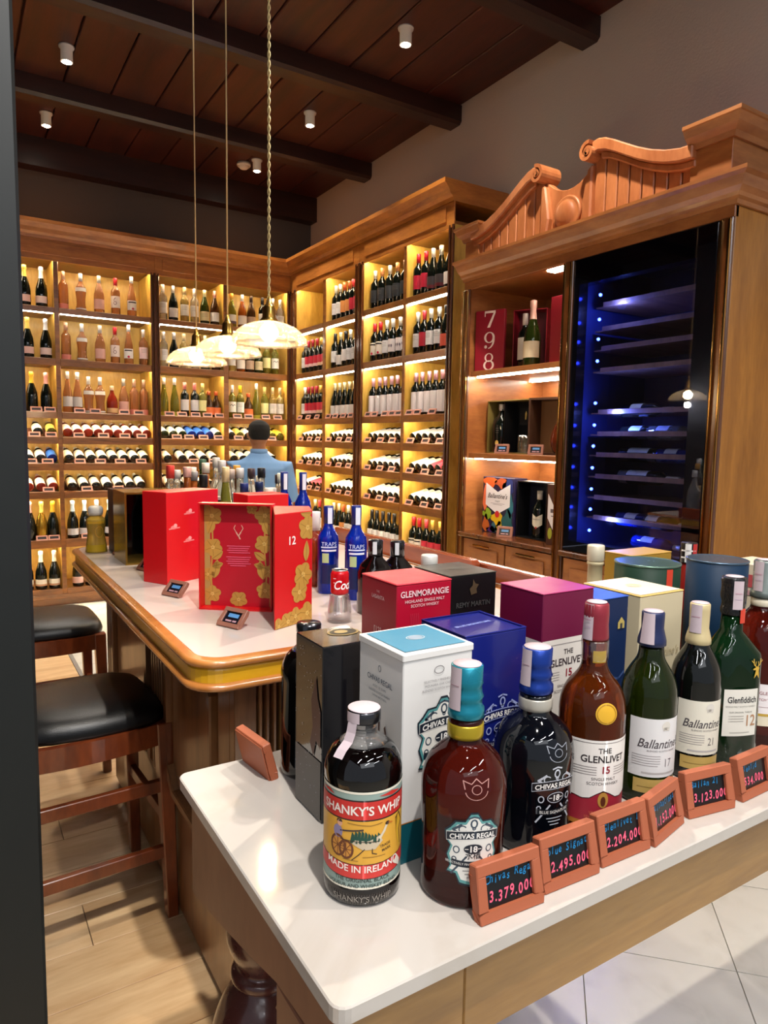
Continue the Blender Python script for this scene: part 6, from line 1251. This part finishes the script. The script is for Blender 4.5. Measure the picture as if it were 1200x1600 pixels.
a.text('THE', .002, .244, .0125, '#3a2c30', 2, .015).text('GLENLIVET', .0, .2265, .0180, '#3a2c30', 2, .02, .95).text('15', .004, .206, .0185, '#8c1c2c', 2, .03).text('SINGLE MALT', 0, .184, .0072, '#5a4a4c', 2).text('SCOTCH WHISKY', 0, .175, .0072, '#5a4a4c', 2)
for q in range(4): a.rect(-.05, -.018, .209-.0045*q, .2100-.0045*q, '#a59a98', 2)
a.build('front_print', t, front(t, w, d_))
Art().rect(-d_, d_, .14, .268, IV, 1).poly([(-d_, .14), (d_, .14), (d_, .135), (0, .125), (-d_, .14)], IV, 1.2).build('side_print', t, left(t, w, d_))
NB = mat('walker_blue_carton', '#12264c', .38)
t, w, d_, h = box_thing('gift_box', 'narrow navy carton with small gold emblem', 'box', .982, 1.062, .832, .925, TZ, TZ+.322, NB, mat('bright_blue_lid', '#2c4c94', .35), .002)
Art().poly([(.012, .262), (.030, .262), (.030, .274), (.021, .284), (.012, .274)], '#b8a25a', 1).rect(.018, .024, .262, .272, '#3a3a40', 2).line([(-.02, .165), (0, .172), (.02, .166), (.035, .178)], .004, '#3a5080', 1).build('front_print', t, front(t, w, d_))
CRB = mat('ivory_carton', '#cdbf9e', .42)
t, w, d_, h = box_thing('gift_box', 'ivory carton with a pale gold-edged lid behind the cream-capped bottle', 'box', 1.092, 1.222, .828, .968, TZ, TZ+.318, CRB, mat('gold_edge_lid', '#c9a860', .4), .003)
Art().rect(-w+.004, w-.004, -d_+.004, d_-.004, '#dccfb2', 1).ell(0, 0, .014, .012, '#c9b98c', 2, 16).ring(0, 0, .018, .015, .0015, '#bfae80', 2, 16).build('lid_print', t, top(t, h))
Art().text("Ballantine's", .01, .20, .024, '#b0a07c', 1, 0, .9, .3).build('front_print', t, front(t, w, d_))
t, w, d_, h = box_thing('gift_box', 'square gold carton behind the green round tin', 'box', 1.416, 1.570, 1.105, 1.190, TZ, TZ+.330, mat('gold_carton', '#a8842c', .35, .35), mat('tan_gold_lid', '#c9a050', .35, .3), .003)
def tin(label, x, y, R, H, c, rim, st):
    t = thing('round_tin', label, 'tin', (x, y, TZ)); m = mat('tin_'+c.lstrip('#'), c, .55, spec=.25)
    MB().lathe([(0, 0), (R, 0), (R, H-.001), (R-.003, H), (R-.003, H-.012), (0, H-.012)], 56).build('tin_body', m, t)
    MB().lathe([(R+.0003, H-.004), (R+.0012, H-.003), (R+.0012, H), (R-.002, H+.0012), (R-.0032, H)], 56).build('rim', mat('rim_'+rim.lstrip('#'), rim, .25, .6), t)
    MB().lathe([(0, H-.0115), (R*.62, H-.0115), (R*.60, H-.006), (R*.45, H-.003), (0, H-.0025)], 40).build('domed_lid', mat('lid_'+rim.lstrip('#'), rim, .2, .8), t)
    if st:
        a = Art().rect(-.008, .008, H-.055, H-.006, '#c23a24', 1).ell(0, H-.055, .008, .007, '#c23a24', 1, 12); stag(a, -.004, H-.150, .042, '#b8923c', 2); a.build('tin_print', t, cyl(R, cam_dir(x, y)+.72), .006)
    return t
tin('dark green round tin with gold stag and red ribbon tab', 1.315, .985, .070, .342, '#0b2a1c', '#5d766a', True)
t = tin('navy blue round tin behind the foil-necked green bottle', 1.500, .935, .066, .342, '#08263f', '#4f6376', False)
a = Art(); stag(a, 0, .225, .030, '#b0a488', 1); a.text('AGED 15', .03, .235, .014, '#cfc4a6', 1, .01); a.build('tin_print', t, cyl(.066, cam_dir(1.5, .935)+1.2), .006)
t = liquor('cream-coloured bottle neck standing left of the gold carton', (1.318, 1.135, TZ), [(.034, 0), (.036, .005), (.036, .20), (.030, .235), (.018, .262), (.0175, .31), (.020, .312), (.020, .318), (.017, .320)], mat('cream_bottle', '#b8aa86', .4), [(.019, .320), (.0205, .322), (.0205, .357), (.019, .359)], '#cfc6ae')
t = liquor('bottle with white cap peeping over the black carton', (.832, 1.150, TZ), [(.030, 0), (.032, .005), (.032, .26), (.022, .30), (.0155, .33)], GL['dark'], [(.0175, .33), (.0175, .366), (.016, .368)], '#cfccc4')
t, w, d_, h = box_thing('gift_box', 'pale carton with rose print at the right edge of the table', 'box', 1.60, 1.72, .86, .98, TZ, TZ+.325, mat('pale_carton', '#cfc0a6', .4))
Art().rect(-w, w, .27, .30, '#b04a4c', 1).rect(-w, w, .25, .262, '#b88a8c', 1).build('front_print', t, front(t, w, d_)); Art().rect(-d_, d_, .27, .30, '#b04a4c', 1).rect(-d_, d_, .25, .262, '#b88a8c', 1).text('MACALLAN', 0, .22, .014, '#3a3030', 2) and Art().rect(-d_, d_, .27, .30, '#b04a4c', 1).rect(-d_, d_, .25, .262, '#b88a8c', 1).build('side_print', t, left(t, w, d_))
t = liquor('bottle with black and white banded cap far right behind the boxes', (1.62, 1.09, TZ), [(.034, 0), (.036, .005), (.036, .24), (.020, .28), (.016, .30)], mat('red_label_bottle', '#7c1c18', .1), [(.020, .30), (.020, .35), (.019, .352)], '#17171a')
Art().rect(-.009, .006, .302, .350, '#d9d6d2', 1).rect(-.02, .02, .312, .316, '#d9d6d2', 1).rect(-.02, .02, .330, .334, '#d9d6d2', 1).rect(.010, .025, .302, .350, '#b02424', 1).build('cap_band', t, cyl(.020, cam_dir(1.62, 1.09)), .004)

# ------------------------------------------------------------------ chalk price tags along the table edge
FT = {}
def chalk_tag(label, x0, y0, x1, y1, l1, l2, w=.103, h=.073):
    rz = math.atan2(y1-y0, x1-x0); t = thing('price_tag', label, 'price tag', ((x0+x1)/2, (y0+y1)/2, TZ+.0003), 0, None); t.rotation_euler = (radians(-12), 0, rz)
    if 'f' not in FT:
        FT['f'] = frame_mesh(w, h, .0145, .016, TERRA, bev=.0015); FT['s'] = MB().box(-w/2+.0135, w/2-.0135, .006, .010, .0135, h-.0135).mesh('slate', SLATE)
        FT['e'] = MB().prism([(.0165, .004), (.038, -.0), (.036, .006), (.0165, .045)], -.02, .02, lambda u, v, w_: (w_, u, v)).mesh('easel', TERRA)
    link('frame', FT['f'], t); link('slate', FT['s'], t)
    a = Art(); x_ = -.033
    for i, ch in enumerate(l1): a.text(ch, x_+i*.0068, .050+.0012*sin(i*2.1), .0145, '#1c7fb8', 1, .012, .8, .2, rot=.06*sin(i*3.3))
    n = len(l2); st_ = .066/max(n-1, 1); x_ = -.033; px = x_
    for i, ch in enumerate(l2):
        stp = .0045 if ch == '.' else .0095
        a.text(ch, px+stp/2, .028+.0012*sin(i*1.7+1), .0185, '#ef5f7c', 1, .022, .78, .15, rot=.05*sin(i*2.3)); px += stp
    a.build('chalk_writing', t, lambda u, v, l: (u, .0058-.0003*l, v)); return t
for lb, p, l1, l2 in (('terracotta framed price tag 3.379.000 before the red amber bottle', (.535, .612, .640, .606), 'Chivas Regal', '3.379.000'), ('terracotta framed price tag 2.495.000, second tag from left', (.650, .616, .752, .612), 'blue Signature', '2.495.000'),
                      ('terracotta framed price tag 2.204.000 below the gold-sealed bottle', (.763, .617, .866, .614), 'Glenlivet 15', '2.204.000'), ('terracotta framed price tag 1.152.000, turned sideways, between two others', (.872, .611, .974, .632), 'Ballantines', '1.152.000'),
                      ('terracotta framed price tag 3.123.000, second tag from the right', (.987, .634, .1+.991, .617), 'Ballan 21', '3.123.000'), ('terracotta framed price tag 534.000, cut by the right edge', (1.116, .620, 1.219, .622), 'Glenfid', '534.000')):
    chalk_tag(lb, p[0], p[1], p[2], p[3], l1[:12], l2)
t = thing('price_tag', 'terracotta price tag seen edge-on beside the half hidden black bottle', 'price tag', (.466, 1.143, TZ+.0003)); t.rotation_euler = (radians(-14), 0, radians(97)); link('frame', FT['f'], t); link('slate', FT['s'], t)
MB().box(-.05, .05, .0162, .0185, .002, .071).build('back_board', TERRA, t, bevel=.001)
